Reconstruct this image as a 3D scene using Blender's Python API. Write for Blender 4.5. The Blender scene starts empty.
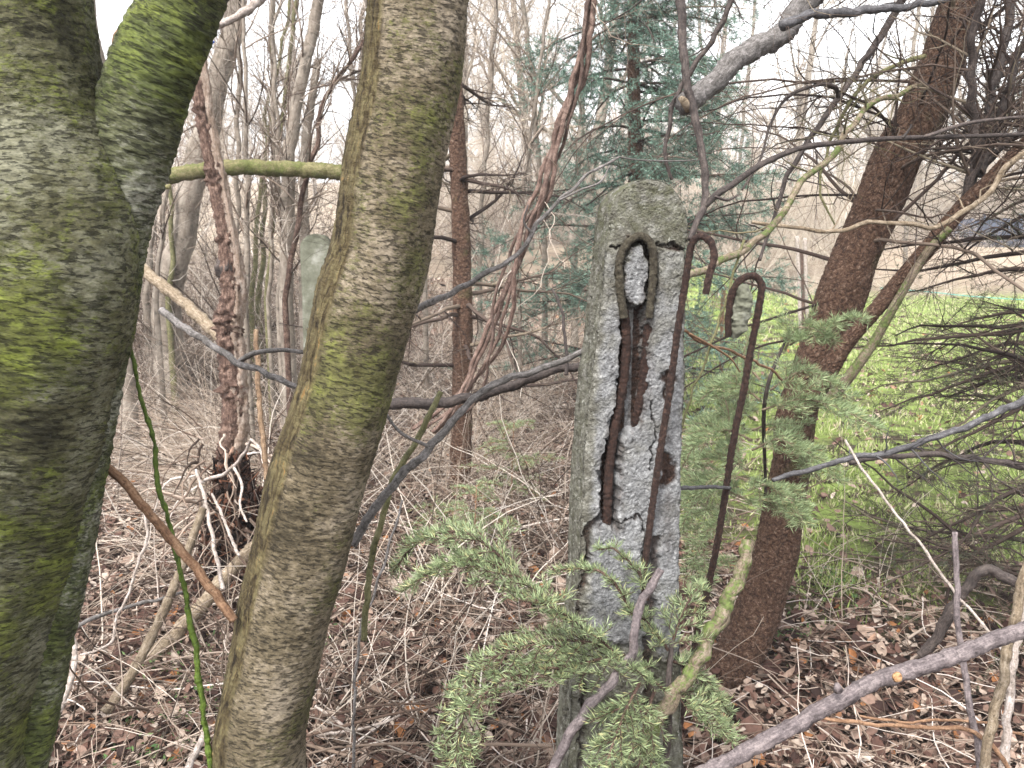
import bpy, math
import numpy as np

S = bpy.context.scene
COL = S.collection
R = math.radians

# ------------------------------------------------------------------ camera, sky, sun, exposure
F = 850.0            # focal length in pixels of the 1024 px wide picture
PITCH = R(10.0)
CAMZ = 1.5
cam = bpy.data.objects.new('camera', bpy.data.cameras.new('camera'))
COL.objects.link(cam)
cam.location = (0, 0, CAMZ)
cam.rotation_euler = (R(90) - PITCH, 0, 0)
cam.data.sensor_width = 36.0
cam.data.lens = 36.0 * F / 1024
cam.data.clip_start = 0.02
cam.data.clip_end = 2000
cam.data.dof.use_dof = True
cam.data.dof.focus_distance = 1.5
cam.data.dof.aperture_fstop = 14.0
S.camera = cam
S.view_settings.view_transform = 'Standard'
S.view_settings.look = 'None'
S.view_settings.gamma = 1.0
S.view_settings.exposure = 2.08
S.cycles.max_bounces = 5
S.cycles.diffuse_bounces = 3
S.cycles.glossy_bounces = 1
S.cycles.transmission_bounces = 2
S.cycles.transparent_max_bounces = 4

SUN_EL, SUN_AZ = R(52), R(205)     # azimuth measured clockwise from +Y: behind and left of the camera
w = bpy.data.worlds.new('World'); S.world = w; w.use_nodes = True
nt = w.node_tree
bg = nt.nodes['Background']
sky = nt.nodes.new('ShaderNodeTexSky'); sky.sky_type = 'NISHITA'
sky.sun_disc = False; sky.sun_elevation = SUN_EL; sky.sun_rotation = SUN_AZ
sky.air_density = 1.0; sky.dust_density = 2.0; sky.ozone_density = 1.0
hs = nt.nodes.new('ShaderNodeHueSaturation'); hs.inputs['Saturation'].default_value = 0.12
nt.links.new(sky.outputs[0], hs.inputs['Color'])
nt.links.new(hs.outputs[0], bg.inputs['Color'])
bg.inputs['Strength'].default_value = 0.15
sun = bpy.data.objects.new('sun', bpy.data.lights.new('sun', 'SUN')); COL.objects.link(sun)
sun.data.energy = 1.5; sun.data.angle = R(14); sun.data.color = (1, .96, .9)
from mathutils import Vector
sd = Vector((math.sin(SUN_AZ) * math.cos(SUN_EL), math.cos(SUN_AZ) * math.cos(SUN_EL), math.sin(SUN_EL)))
sun.rotation_euler = sd.to_track_quat('Z', 'Y').to_euler()
sun.location = (0, -3, 8)

# ------------------------------------------------------------------ small numpy library
CP, SP = math.cos(PITCH), math.sin(PITCH)
def P(px, py, Y):
    """world point seen at pixel (px, py) whose distance in front of the viewer (world Y) is Y"""
    a = (px - 512) / F; b = (384 - py) / F
    d = np.array([a, CP + b * SP, -SP + b * CP])
    return np.array([0, 0, CAMZ]) + d * (Y / d[1])
def PX(pxw, Y):
    return pxw * Y / F
def project(V):
    r = V - np.array([0, 0, CAMZ])
    f = r[..., 1] * CP - r[..., 2] * SP; u = r[..., 1] * SP + r[..., 2] * CP
    return 512 + F * r[..., 0] / f, 384 - F * u / f

_pr = np.random.RandomState(7)
_perm = np.tile(_pr.permutation(256), 3)
_grad = _pr.normal(size=(256, 3)); _grad /= np.linalg.norm(_grad, axis=1)[:, None]
def noise(v, octaves=1):
    v = np.asarray(v, float); out = 0; amp = 1.0
    for o in range(octaves):
        i = np.floor(v).astype(int); f = v - i; i &= 255
        u = f * f * f * (f * (f * 6 - 15) + 10)
        n = 0
        for dx in (0, 1):
            wx = u[..., 0] if dx else 1 - u[..., 0]
            for dy in (0, 1):
                wy = u[..., 1] if dy else 1 - u[..., 1]
                for dz in (0, 1):
                    wz = u[..., 2] if dz else 1 - u[..., 2]
                    h = _perm[_perm[_perm[i[..., 0] + dx] + i[..., 1] + dy] + i[..., 2] + dz]
                    g = _grad[h]
                    n = n + wx * wy * wz * (g[..., 0] * (f[..., 0] - dx) + g[..., 1] * (f[..., 1] - dy) + g[..., 2] * (f[..., 2] - dz))
        out = out + amp * n * 1.6
        amp *= .5; v = v * 2.03 + 17.3
    return out
def sstep(a, b, x):
    t = np.clip((x - a) / (b - a), 0, 1); return t * t * (3 - 2 * t)
def norm(v):
    return v / np.maximum(np.linalg.norm(v, axis=-1, keepdims=True), 1e-9)
def spline(pts, n):
    """Catmull-Rom through pts (K x D), n samples evenly spread by length"""
    p = np.asarray(pts, float)
    if len(p) == 2: p = np.array([p[0], (p[0] + p[1]) / 2, p[1]])
    q = np.vstack([2 * p[0] - p[1], p, 2 * p[-1] - p[-2]])
    m = 12; out = []
    for i in range(1, len(q) - 2):
        t = np.linspace(0, 1, m, endpoint=False)[:, None]
        a, b, c, d = q[i - 1], q[i], q[i + 1], q[i + 2]
        out.append(.5 * (2 * b + (c - a) * t + (2 * a - 5 * b + 4 * c - d) * t ** 2 + (3 * b - a - 3 * c + d) * t ** 3))
    out = np.vstack(out + [p[-1:]])
    s = np.concatenate([[0], np.cumsum(np.linalg.norm(np.diff(out[:, :3], axis=0), axis=1))])
    t = np.linspace(0, s[-1], n)
    return np.stack([np.interp(t, s, out[:, k]) for k in range(out.shape[1])], 1)

def terrain(x, y):
    x = np.asarray(x, float); y = np.asarray(y, float)
    v = np.stack([x * .5, y * .5, 0 * x + 3.3], -1)
    h = .09 * noise(v, 3) + .02 * noise(v * 7, 2)
    lawn = sstep(.9, 1.8, x) * sstep(3, 4, y)
    h = h * (1 - .6 * lawn) * sstep(-2, 1.5, y)
    h = h + 1.25 * sstep(11.5, 19, y) * (1 - sstep(2.5, 6.5, x)) * sstep(-.5, .8, x)
    h = h + (1.0 * sstep(9, 20, y)) * (1 - sstep(-.5, .8, x))
    h = h + 1.1 * sstep(21, 29, y) * sstep(2.5, 6.5, x)
    h = h + 5.5 * sstep(30, 90, y) + 2.0 * sstep(90, 200, y)
    return h
def G(px, py):
    """point of the ground seen at a pixel"""
    lo = 1.2
    for Y in np.arange(1.2, 60, .02):
        p = P(px, py, Y)
        if p[2] < terrain(p[0], p[1]): return p
    return p

class MB:
    def __init__(s): s.v = []; s.f4 = []; s.f3 = []; s.n = 0; s.a = []; s.has = False
    def add(s, V, quads=None, tris=None, attr=None):
        V = np.asarray(V, float).reshape(-1, 3)
        s.v.append(V)
        if attr is None: s.a.append(np.zeros((len(V), 3)))
        else: s.a.append(attr.reshape(-1, 3)); s.has = True
        if quads is not None and len(quads): s.f4.append(np.asarray(quads).reshape(-1, 4) + s.n)
        if tris is not None and len(tris): s.f3.append(np.asarray(tris).reshape(-1, 3) + s.n)
        s.n += len(V)
    # -- one long tube with parallel-transport frame; disp(angle, s) pushes the surface out
    def tube(s, pts, rad, k=8, cap=True, disp=None, flat=None, u0=0.0):
        pts = np.asarray(pts, float); n = len(pts); rad = np.broadcast_to(np.asarray(rad, float), (n,))
        T = norm(np.gradient(pts, axis=0))
        ref = np.array([0, -1., 0]) if abs(T[0][1]) < .9 else np.array([1., 0, 0])
        N = np.zeros((n, 3)); N[0] = norm(ref - T[0] * ref.dot(T[0]))
        for i in range(1, n):
            q = N[i - 1] - T[i] * N[i - 1].dot(T[i]); N[i] = q / max(np.linalg.norm(q), 1e-9)
        B = np.cross(T, N)
        a = np.linspace(0, 2 * np.pi, k, endpoint=False)
        L = np.concatenate([[0], np.cumsum(np.linalg.norm(np.diff(pts, axis=0), axis=1))])
        rr = rad[:, None] * np.ones(k)[None]
        dirs = N[:, None] * np.cos(a)[None, :, None] + B[:, None] * np.sin(a)[None, :, None]
        A, LL = np.meshgrid(a, L)
        rm = float(rad.mean())
        attr = np.stack([np.cos(A) * rm, np.sin(A) * rm, LL + u0], -1)
        if disp is not None: rr = rr + disp(A, LL, attr, rad[:, None])
        if flat is not None: dirs = dirs * (1 - (1 - flat) * (np.cos(a) ** 2)[None, :, None])
        V = pts[:, None] + dirs * rr[..., None]
        i, j = np.meshgrid(np.arange(n - 1), np.arange(k), indexing='ij'); j2 = (j + 1) % k
        q = np.stack([i * k + j, i * k + j2, (i + 1) * k + j2, (i + 1) * k + j], -1).reshape(-1, 4)
        base = s.n
        s.add(V, q, None, attr)
        if cap:
            for e in (0, n - 1):
                c = V[e].mean(0); jj = np.arange(k); idx = e * k + jj
                tr = np.stack([idx, (e * k + (jj + 1) % k), np.full(k, n * k + (0 if e == 0 else 1))], -1)
                if e == 0: tr = tr[:, ::-1]
                s.f3.append(tr + base)
            cc = np.vstack([V[0].mean(0), V[-1].mean(0)])
            s.v.append(cc); s.a.append(np.vstack([attr[0, 0], attr[-1, 0]])); s.n += 2
    # -- many short tubes at once: Pn (M,N,3), Rn (M,N)
    def tubes(s, Pn, Rn, k=3):
        M, N = Pn.shape[:2]
        if M == 0: return
        T = norm(np.gradient(Pn, axis=1))
        ref = norm(np.cross(norm(Pn[:, -1] - Pn[:, 0]), np.array([.31, .2, .93])) )[:, None]
        X = norm(np.cross(T, ref)); Y = np.cross(T, X)
        a = np.linspace(0, 2 * np.pi, k, endpoint=False)
        V = Pn[:, :, None] + Rn[:, :, None, None] * (X[:, :, None] * np.cos(a)[None, None, :, None] + Y[:, :, None] * np.sin(a)[None, None, :, None])
        m, i, j = np.meshgrid(np.arange(M), np.arange(N - 1), np.arange(k), indexing='ij'); j2 = (j + 1) % k
        b = m * N * k
        q = np.stack([b + i * k + j, b + i * k + j2, b + (i + 1) * k + j2, b + (i + 1) * k + j], -1).reshape(-1, 4)
        s.add(V, q)
    def needles(s, base, d, L, wd, rng):
        """thin pointed blades; base, d (M,3); L, wd (M,)"""
        M = len(base)
        if M == 0: return
        side = norm(np.cross(d, rng.normal(size=(M, 3))))
        up = np.cross(side, d)
        mid = base + d * (L * .45)[:, None] + up * (L * .04)[:, None]
        tip = base + d * L[:, None]
        V = np.stack([base, mid + side * wd[:, None] / 2, tip, mid - side * wd[:, None] / 2], 1)
        s.add(V, np.arange(M * 4).reshape(-1, 4))
    def build(s, name, m, parent=None, origin=None, smooth=True):
        V = np.vstack(s.v)
        if parent is not None: o0 = np.array(world_loc(parent))
        else: o0 = np.asarray(origin if origin is not None else (0, 0, 0), float)
        me = bpy.data.meshes.new(name)
        f4 = np.vstack(s.f4) if s.f4 else np.zeros((0, 4), int)
        f3 = np.vstack(s.f3) if s.f3 else np.zeros((0, 3), int)
        me.vertices.add(len(V)); me.vertices.foreach_set('co', (V - o0).astype(np.float32).ravel())
        nl = f4.size + f3.size
        me.loops.add(nl); me.loops.foreach_set('vertex_index', np.concatenate([f4.ravel(), f3.ravel()]).astype(np.int32))
        me.polygons.add(len(f4) + len(f3))
        st = np.concatenate([np.arange(len(f4)) * 4, f4.size + np.arange(len(f3)) * 3]).astype(np.int32)
        me.polygons.foreach_set('loop_start', st)
        if smooth: me.polygons.foreach_set('use_smooth', np.ones(len(st), bool))
        me.update(calc_edges=True)
        if s.has:
            at = me.attributes.new('bark', 'FLOAT_VECTOR', 'POINT')
            at.data.foreach_set('vector', np.vstack(s.a).astype(np.float32).ravel())
        me.materials.append(m)
        o = bpy.data.objects.new(name, me); COL.objects.link(o)
        if parent is not None: o.parent = parent
        else: o.location = tuple(o0)
        return o

def world_loc(o):
    l = Vector(o.location)
    while o.parent is not None:
        o = o.parent; l = l + o.location
    return l
def tag(o, label=None, cat=None, group=None, kind=None):
    if label: o['label'] = label
    if cat: o['category'] = cat
    if group: o['group'] = group
    if kind: o['kind'] = kind
    return o
def thing(name, label, cat, loc, group=None):
    o = bpy.data.objects.new(name, None); COL.objects.link(o); o.location = tuple(loc); o.empty_display_size = .1
    return tag(o, label, cat, group)
def copy_tree(o, parent=None):
    c = o.copy(); COL.objects.link(c)
    if parent is not None: c.parent = parent
    for ch in [x for x in bpy.data.objects if x.parent == o]: copy_tree(ch, c)
    return c

# ---- growth of many shoots at once
def grow(rng, st, d, L, N, wander=.15, trop=(0, 0, 0)):
    M = len(st); L = np.broadcast_to(L, (M,))
    out = np.zeros((M, N, 3)); out[:, 0] = st; d = norm(d); seg = (L / (N - 1))[:, None]
    tr = np.asarray(trop, float)
    for i in range(1, N):
        d = norm(d + rng.normal(size=(M, 3)) * wander + tr)
        out[:, i] = out[:, i - 1] + d * seg
    return out
def spawn(rng, Pn, Rn, n, t0=.2, t1=1., angle=50, spread=15):
    """n children per shoot: (start, direction, radius of parent there, t)"""
    M, N = Pn.shape[:2]
    t = rng.uniform(t0, t1, size=(M, n)); x = t * (N - 1); i = np.minimum(x.astype(int), N - 2); f = (x - i)
    m = np.arange(M)[:, None]
    p = Pn[m, i] * (1 - f[..., None]) + Pn[m, i + 1] * f[..., None]
    T = norm(Pn[m, i + 1] - Pn[m, i]); r = Rn[m, i] * (1 - f) + Rn[m, i + 1] * f
    perp = norm(np.cross(T, rng.normal(size=T.shape)))
    a = np.radians(angle + rng.normal(size=t.shape) * spread)[..., None]
    d = T * np.cos(a) + perp * np.sin(a)
    return p.reshape(-1, 3), d.reshape(-1, 3), r.ravel(), t.ravel()
def taper(r0, r1, N):
    r0 = np.asarray(r0, float)[:, None]; t = np.linspace(0, 1, N)[None]
    return r0 * (1 - t) + np.broadcast_to(np.asarray(r1, float), (len(r0),))[:, None] * t

# ------------------------------------------------------------------ materials
class Mat:
    def __init__(s, name, rough=.9, spec=.25):
        s.m = bpy.data.materials.new(name); s.m.use_nodes = True; s.t = s.m.node_tree
        s.b = s.t.nodes['Principled BSDF']; s.b.inputs['Roughness'].default_value = rough
        s.b.inputs['Specular IOR Level'].default_value = spec
    def n(s, typ, **kw):
        x = s.t.nodes.new('ShaderNode' + typ)
        for k, v in kw.items(): setattr(x, k, v)
        return x
    def put(s, sock, v):
        if isinstance(v, bpy.types.NodeSocket): s.t.links.new(v, sock)
        else:
            if isinstance(v, tuple) and len(v) == 3 and sock.type == 'RGBA': v = v + (1,)
            sock.default_value = v
    def obj(s): return s.n('TexCoord').outputs['Object']
    def attr(s, name='bark'): 
        x = s.n('Attribute', attribute_name=name); return x.outputs['Vector']
    def scale(s, v, sc):
        x = s.n('Mapping'); s.put(x.inputs['Vector'], v); x.inputs['Scale'].default_value = sc; return x.outputs[0]
    def noise(s, v, sc, det=4, rough=.55, dist=0.):
        x = s.n('TexNoise'); s.put(x.inputs['Vector'], v); x.inputs['Scale'].default_value = sc
        x.inputs['Detail'].default_value = det; x.inputs['Roughness'].default_value = rough; x.inputs['Distortion'].default_value = dist
        return x.outputs['Fac']
    def voro(s, v, sc, feat='F1', out='Distance', rnd=1.):
        x = s.n('TexVoronoi', feature=feat); s.put(x.inputs['Vector'], v); x.inputs['Scale'].default_value = sc
        x.inputs['Randomness'].default_value = rnd; return x.outputs[out]
    def ramp(s, f, stops, interp='LINEAR'):
        x = s.n('ValToRGB'); s.put(x.inputs[0], f); cr = x.color_ramp; cr.interpolation = interp
        while len(cr.elements) < len(stops): cr.elements.new(.5)
        for e, (p, c) in zip(cr.elements, stops):
            e.position = p
            if not isinstance(c, tuple): c = (c, c, c)
            e.color = c + (1,)
        return x.outputs[0]
    def mix(s, f, a, b, blend='MIX'):
        x = s.n('MixRGB', blend_type=blend); s.put(x.inputs[0], f); s.put(x.inputs[1], a); s.put(x.inputs[2], b); return x.outputs[0]
    def math(s, op, a, b=0.):
        x = s.n('Math', operation=op); s.put(x.inputs[0], a); s.put(x.inputs[1], b); return x.outputs[0]
    def sep(s, v):
        x = s.n('SeparateXYZ'); s.put(x.inputs[0], v); return x.outputs
    def rnd(s): return s.n('NewGeometry').outputs['Random Per Island']
    def bump(s, h, st=.5, dist=.01):
        x = s.n('Bump'); s.put(x.inputs['Height'], h); x.inputs['Strength'].default_value = st; x.inputs['Distance'].default_value = dist
        s.t.links.new(x.outputs[0], s.b.inputs['Normal'])
    def col(s, c): s.put(s.b.inputs['Base Color'], c)

def trunk_bark(name, light, mid, dark, moss, moss_hi, moss_lo, moss_bias, side=None):
    """smooth bark crossed by short dark level lenticels, with moss patches"""
    m = Mat(name); a = m.attr()
    blot = m.noise(a, 9, 4, .6)
    base = m.ramp(m.math('ADD', m.math('MULTIPLY', blot, .6), m.math('MULTIPLY', m.noise(m.scale(a, (1, 1, 1.8)), 75, 5, .75), .4)), [(.38, dark), (.48, mid), (.6, light)])
    dash = m.noise(m.scale(a, (1, 1, 3.6)), 66, 4, .62, .4)
    dmask = m.ramp(dash, [(.41, 0.), (.475, 1.)])
    fine = m.noise(m.scale(a, (1, 1, 2.2)), 190, 3, .6)
    ms = m.noise(a, 5.0, 5, .65)
    mf = m.noise(m.scale(a, (1, 1, 2.5)), 105, 5, .8)
    mm = m.math('ADD', m.math('MULTIPLY', ms, .68), m.math('MULTIPLY', mf, .42))
    mask = m.ramp(mm, [(moss_bias, 0.), (moss_bias + .07, .85), (moss_bias + .16, 1.)])
    mcol = m.ramp(m.noise(a, 26, 4, .7), [(.32, moss_lo), (.5, moss), (.66, moss_hi)])
    c = m.mix(mask, base, mcol)
    c = m.mix(m.math('MULTIPLY', m.math('SUBTRACT', 1., dmask), .72), c, tuple(x * .32 for x in dark), 'MIX')
    c = m.mix(.55, c, m.ramp(fine, [(.32, .35), (.5, .9), (.7, 1.35)]), 'MULTIPLY')
    if side is not None:
        x, y, z = m.sep(a)[:3]
        ed = m.noise(m.scale(a, (1, 1, .25)), 30, 4, .6)
        v = m.math('ADD', m.math('MULTIPLY', y, side[0]), m.math('MULTIPLY', m.math('SUBTRACT', ed, .5), .35))
        sm = m.ramp(v, [(side[1], 0.), (side[1] + .12, 1.)])
        plates = m.noise(m.scale(a, (1, 1, .28)), 85, 5, .7, .6)
        sc = m.ramp(plates, [(.36, (.016, .011, .006)), (.48, (.07, .052, .024)), (.6, (.13, .11, .055)), (.68, (.2, .12, .045))])
        c = m.mix(sm, c, sc)
        h2 = m.math('MULTIPLY', m.math('MULTIPLY', plates, sm), 2.2)
    m.col(c)
    h = m.math('ADD', m.math('MULTIPLY', dmask, .6), m.math('MULTIPLY', fine, .4))
    h = m.math('ADD', h, m.math('MULTIPLY', mask, .25))
    if side is not None: h = m.math('ADD', h, h2)
    m.bump(h, .75, .004)
    return m.m

def stick_mat(name, stops, rough=.85, moss=None, moss_bias=.55, vary=.35, bscale=1.):
    m = Mat(name, rough); o = m.attr()
    fib = m.noise(m.scale(o, (1, 1, .16)), 230 * bscale, 4, .7); blo = m.noise(o, 42 * bscale, 5, .72); sp = m.noise(o, 260 * bscale, 3, .7)
    n = m.math('ADD', m.math('MULTIPLY', fib, .35), m.math('ADD', m.math('MULTIPLY', blo, .4), m.math('MULTIPLY', sp, .25)))
    c = m.ramp(n, [(.38 + .22 * i / max(1, len(stops) - 1), x) for i, x in enumerate(stops)])
    rr = m.ramp(m.rnd(), [(0., 1 - vary), (1., 1 + vary)])
    c = m.mix(1., c, rr, 'MULTIPLY')
    sk = m.ramp(m.noise(o, 95 * bscale, 4, .8), [(.36, .35), (.44, 1.)]); c = m.mix(.8, c, sk, 'MULTIPLY')
    if moss is not None:
        mk = m.ramp(m.math('ADD', m.math('MULTIPLY', m.noise(o, 14 * bscale, 5, .7), .6), m.math('MULTIPLY', m.noise(o, 120 * bscale, 4, .8), .4)), [(moss_bias, 0.), (moss_bias + .06, .9)])
        c = m.mix(mk, c, m.ramp(m.noise(o, 150, 3), [(.35, tuple(q * .45 for q in moss)), (.65, moss)]))
    m.col(c); m.bump(m.math('ADD', n, m.math('MULTIPLY', m.noise(o, 120 * bscale, 4, .8), .6)), .9, .0035)
    return m.m

def island_mat(name, stops, rough=.85, spec=.2, transl=None, extra=None):
    m = Mat(name, rough, spec)
    c = m.ramp(m.rnd(), stops)
    if extra: c = m.mix(1., c, m.ramp(m.noise(m.obj(), extra, 3), [(.3, .7), (.7, 1.25)]), 'MULTIPLY')
    m.col(c)
    if transl:
        t = m.n('BsdfTranslucent'); m.put(t.inputs[0], c); x = m.n('MixShader'); x.inputs[0].default_value = transl
        m.t.links.new(m.b.outputs[0], x.inputs[1]); m.t.links.new(t.outputs[0], x.inputs[2])
        m.t.links.new(x.outputs[0], m.t.nodes['Material Output'].inputs['Surface'])
    return m.m

M = {}
M['bark_left'] = trunk_bark('mossy_dark_bark', (.17, .165, .115), (.084, .08, .042), (.03, .028, .015),
                            (.088, .096, .024), (.165, .195, .034), (.036, .039, .013), .54)
M['bark_fork'] = trunk_bark('mossy_green_bark', (.27, .265, .22), (.088, .092, .048), (.034, .036, .018),
                            (.072, .088, .022), (.135, .16, .034), (.032, .039, .013), .51)
M['bark_mid'] = trunk_bark('lenticel_bark', (.23, .19, .14), (.125, .10, .063), (.05, .04, .024),
                           (.09, .088, .032), (.14, .148, .038), (.054, .05, .016), .56, side=(-14., .5))
# rough flaky conifer bark
m = Mat('flaky_brown_bark'); a = m.attr()
pl = m.voro(m.scale(m.mix(.012, a, m.n('TexNoise').outputs['Color'], 'ADD'), (1, 1, .6)), 75, 'DISTANCE_TO_EDGE'); nn = m.noise(a, 95, 5, .78, .3)
c = m.ramp(nn, [(.34, (.024, .013, .009)), (.46, (.075, .04, .026)), (.56, (.13, .075, .05)), (.64, (.22, .15, .11)), (.72, (.34, .28, .23))])
c = m.mix(m.math('MULTIPLY', m.ramp(pl, [(.0, .8), (.10, 0.)]), m.ramp(m.noise(a, 35, 3), [(.45, 0.), (.6, 1.)])), c, (.022, .014, .01))
gm = m.ramp(m.math('ADD', m.noise(a, 7, 4, .6), m.math('MULTIPLY', m.sep(a)[1], 1.2)), [(.6, 0.), (.75, .6)])
c = m.mix(gm, c, (.09, .10, .035)); m.col(c)
m.bump(m.math('ADD', m.math('MULTIPLY', m.ramp(pl, [(0, 0.), (.2, 1.)]), .5), m.math('MULTIPLY', nn, 1.6)), 1., .009); M['bark_fir'] = m.m
M['grey_stick'] = stick_mat('grey_bark_stick', [(.035, .03, .027), (.11, .10, .094), (.24, .22, .215)])
M['purple_stick'] = stick_mat('violet_grey_bark', [(.05, .04, .04), (.12, .098, .1), (.24, .2, .195)], .7)
M['dark_stick'] = stick_mat('dark_wet_bark', [(.018, .014, .013), (.045, .035, .032), (.10, .08, .07)], .7)
M['dark_grey_stick'] = stick_mat('slate_bark', [(.022, .021, .022), (.06, .057, .06), (.13, .125, .13)], .7)
M['brown_stick'] = stick_mat('brown_bark', [(.06, .03, .018), (.17, .095, .055), (.30, .19, .12)])
M['tan_stick'] = stick_mat('tan_dead_wood', [(.06, .042, .027), (.17, .13, .088), (.31, .255, .195)], moss=(.09, .095, .035), moss_bias=.6)
M['pale_stick'] = stick_mat('pale_dead_wood', [(.11, .085, .07), (.28, .235, .205), (.46, .41, .39)])
M['mossy_stick'] = stick_mat('mossy_dead_wood', [(.05, .036, .024), (.15, .115, .08), (.27, .22, .17)], moss=(.10, .14, .035), moss_bias=.48)
M['mossy_log'] = stick_mat('mossy_log', [(.06, .052, .026), (.14, .125, .055), (.24, .215, .12)], moss=(.11, .125, .035), moss_bias=.47)
M['green_stem'] = stick_mat('green_shoot', [(.025, .035, .008), (.065, .10, .015), (.12, .17, .03)], .6)
M['olive_stem'] = stick_mat('olive_shoot', [(.045, .045, .018), (.105, .10, .045), (.19, .175, .09)], .7)
M['vine'] = stick_mat('peeling_vine_bark', [(.03, .017, .013), (.095, .06, .048), (.2, .145, .12)], bscale=.8)
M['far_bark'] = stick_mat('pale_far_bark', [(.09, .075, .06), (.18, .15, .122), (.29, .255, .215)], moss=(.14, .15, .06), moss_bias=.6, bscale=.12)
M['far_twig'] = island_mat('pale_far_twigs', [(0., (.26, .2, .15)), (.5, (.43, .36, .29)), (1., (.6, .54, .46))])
M['thicket_twig'] = island_mat('thicket_twigs', [(0., (.035, .024, .018)), (.35, (.12, .086, .066)), (.7, (.28, .225, .18)), (1., (.58, .52, .46))])
M['dark_twig'] = island_mat('dark_twigs', [(0., (.022, .015, .013)), (.5, (.06, .042, .035)), (.85, (.12, .09, .07)), (1., (.2, .17, .12))])
M['snag'] = stick_mat('weathered_dead_wood', [(.13, .085, .055), (.3, .22, .17), (.48, .4, .34)], bscale=.7)
M['snag_bark'] = stick_mat('rough_dead_bark', [(.018, .011, .009), (.055, .032, .024), (.17, .115, .09)], bscale=.7)
M['rot'] = island_mat('red_rotten_wood', [(0., (.008, .005, .004)), (.5, (.028, .014, .01)), (.78, (.085, .036, .022)), (.92, (.16, .07, .04)), (1., (.3, .2, .15))], extra=40)
M['leaf'] = island_mat('fallen_leaves', [(0., (.02, .011, .009)), (.2, (.06, .031, .025)), (.4, (.125, .068, .052)), (.58, (.2, .128, .10)), (.76, (.31, .225, .175)), (.94, (.48, .4, .34)), (.97, (.26, .11, .045)), (1., (.3, .14, .06))], .75, transl=.15, extra=60)
M['litter_twig'] = island_mat('litter_stems', [(0., (.025, .017, .013)), (.35, (.085, .056, .042)), (.62, (.19, .14, .108)), (.86, (.36, .29, .24)), (1., (.6, .54, .5))])
M['straw'] = island_mat('dry_grass_straw', [(0., (.3, .22, .16)), (.5, (.5, .41, .33)), (1., (.68, .6, .52))])
M['grass'] = island_mat('lawn_grass', [(0., (.15, .19, .055)), (.35, (.28, .37, .10)), (.68, (.41, .50, .18)), (.82, (.55, .55, .3)), (1., (.66, .58, .42))], .7, transl=.35)
M['needle_fg'] = island_mat('spruce_needles', [(0., (.09, .115, .06)), (.45, (.21, .265, .135)), (.85, (.34, .41, .22)), (1., (.42, .38, .18))], .5, .4, transl=.2)
M['needle_pale'] = island_mat('pale_fir_needles', [(0., (.10, .135, .065)), (.5, (.24, .31, .155)), (.9, (.38, .46, .26)), (1., (.42, .38, .18))], .55, .35, transl=.25)
M['needle_blue'] = island_mat('blue_green_needles', [(0., (.05, .095, .07)), (.5, (.115, .20, .15)), (1., (.22, .33, .26))], .55, .35, transl=.2)
M['needle_dark'] = island_mat('dark_sparse_needles', [(0., (.03, .04, .022)), (1., (.08, .10, .055))], .6, .3)
M['ground_leafy'] = island_mat('low_green_leaves', [(0., (.06, .12, .04)), (.6, (.12, .2, .07)), (1., (.2, .28, .12))], .6, transl=.3)
# rust
def rust(name, cols, sc=1.):
    m = Mat(name, .85, .3); o = m.obj(); n = m.noise(o, 130 * sc, 5, .75)
    m.col(m.ramp(n, [(.3, cols[0]), (.5, cols[1]), (.7, cols[2])])); m.bump(m.noise(o, 320 * sc, 5, .85), 1., .005); return m.m
M['rust'] = rust('rusted_steel', [(.012, .007, .006), (.034, .018, .014), (.095, .055, .042)])
M['rust_dark'] = rust('dark_rusted_steel', [(.012, .007, .006), (.03, .015, .011), (.08, .04, .028)])
M['rust_olive'] = rust('lichened_rusted_steel', [(.018, .013, .009), (.045, .037, .024), (.12, .105, .075)])
# post concrete: attribute 'bark' holds (weathered, rusty cavity, moss)
m = Mat('weathered_concrete', .93, .2); ms = m.sep(m.attr()); o = m.obj()
g = m.noise(o, 55, 6, .72); agg = m.voro(o, 210); big = m.noise(o, 14, 4, .6)
fresh = m.ramp(m.noise(o, 90, 6, .78), [(.28, (.055, .054, .052)), (.42, (.135, .135, .137)), (.54, (.21, .211, .214)), (.68, (.36, .36, .36))])
wth = m.ramp(g, [(.3, (.035, .032, .025)), (.46, (.095, .09, .073)), (.58, (.155, .15, .128)), (.7, (.3, .29, .265))])
c = m.mix(ms[0], fresh, wth)
c = m.mix(m.math('MULTIPLY', ms[2], m.ramp(m.noise(o, 40, 5, .7), [(.42, 0.), (.6, .8)])), c, (.085, .09, .042))
lich = m.ramp(m.noise(o, 65, 4, .7), [(.6, 0.), (.66, 1.)])
c = m.mix(m.math('MULTIPLY', lich, m.math('MULTIPLY', ms[0], .45)), c, (.42, .42, .38))
rs = m.ramp(m.noise(o, 75, 5, .7), [(.3, (.01, .007, .006)), (.55, (.028, .016, .012)), (.72, (.09, .05, .033))])
c = m.mix(ms[1], c, rs)
pit = m.ramp(agg, [(0.05, 0.), (.3, 1.)])
c = m.mix(.35, c, pit, 'MULTIPLY'); m.col(c)
m.bump(m.math('ADD', m.noise(o, 260, 5, .8), m.math('MULTIPLY', m.voro(o, 420), .6)), .8, .003); M['concrete'] = m.m
m = Mat('pale_old_concrete', .93, .2); o = m.obj()
m.col(m.ramp(m.noise(o, 9, 6, .7), [(.3, (.06, .062, .042)), (.5, (.13, .132, .10)), (.7, (.27, .27, .235))])); m.bump(m.noise(o, 90, 5), .6, .004); M['concrete_far'] = m.m
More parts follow.
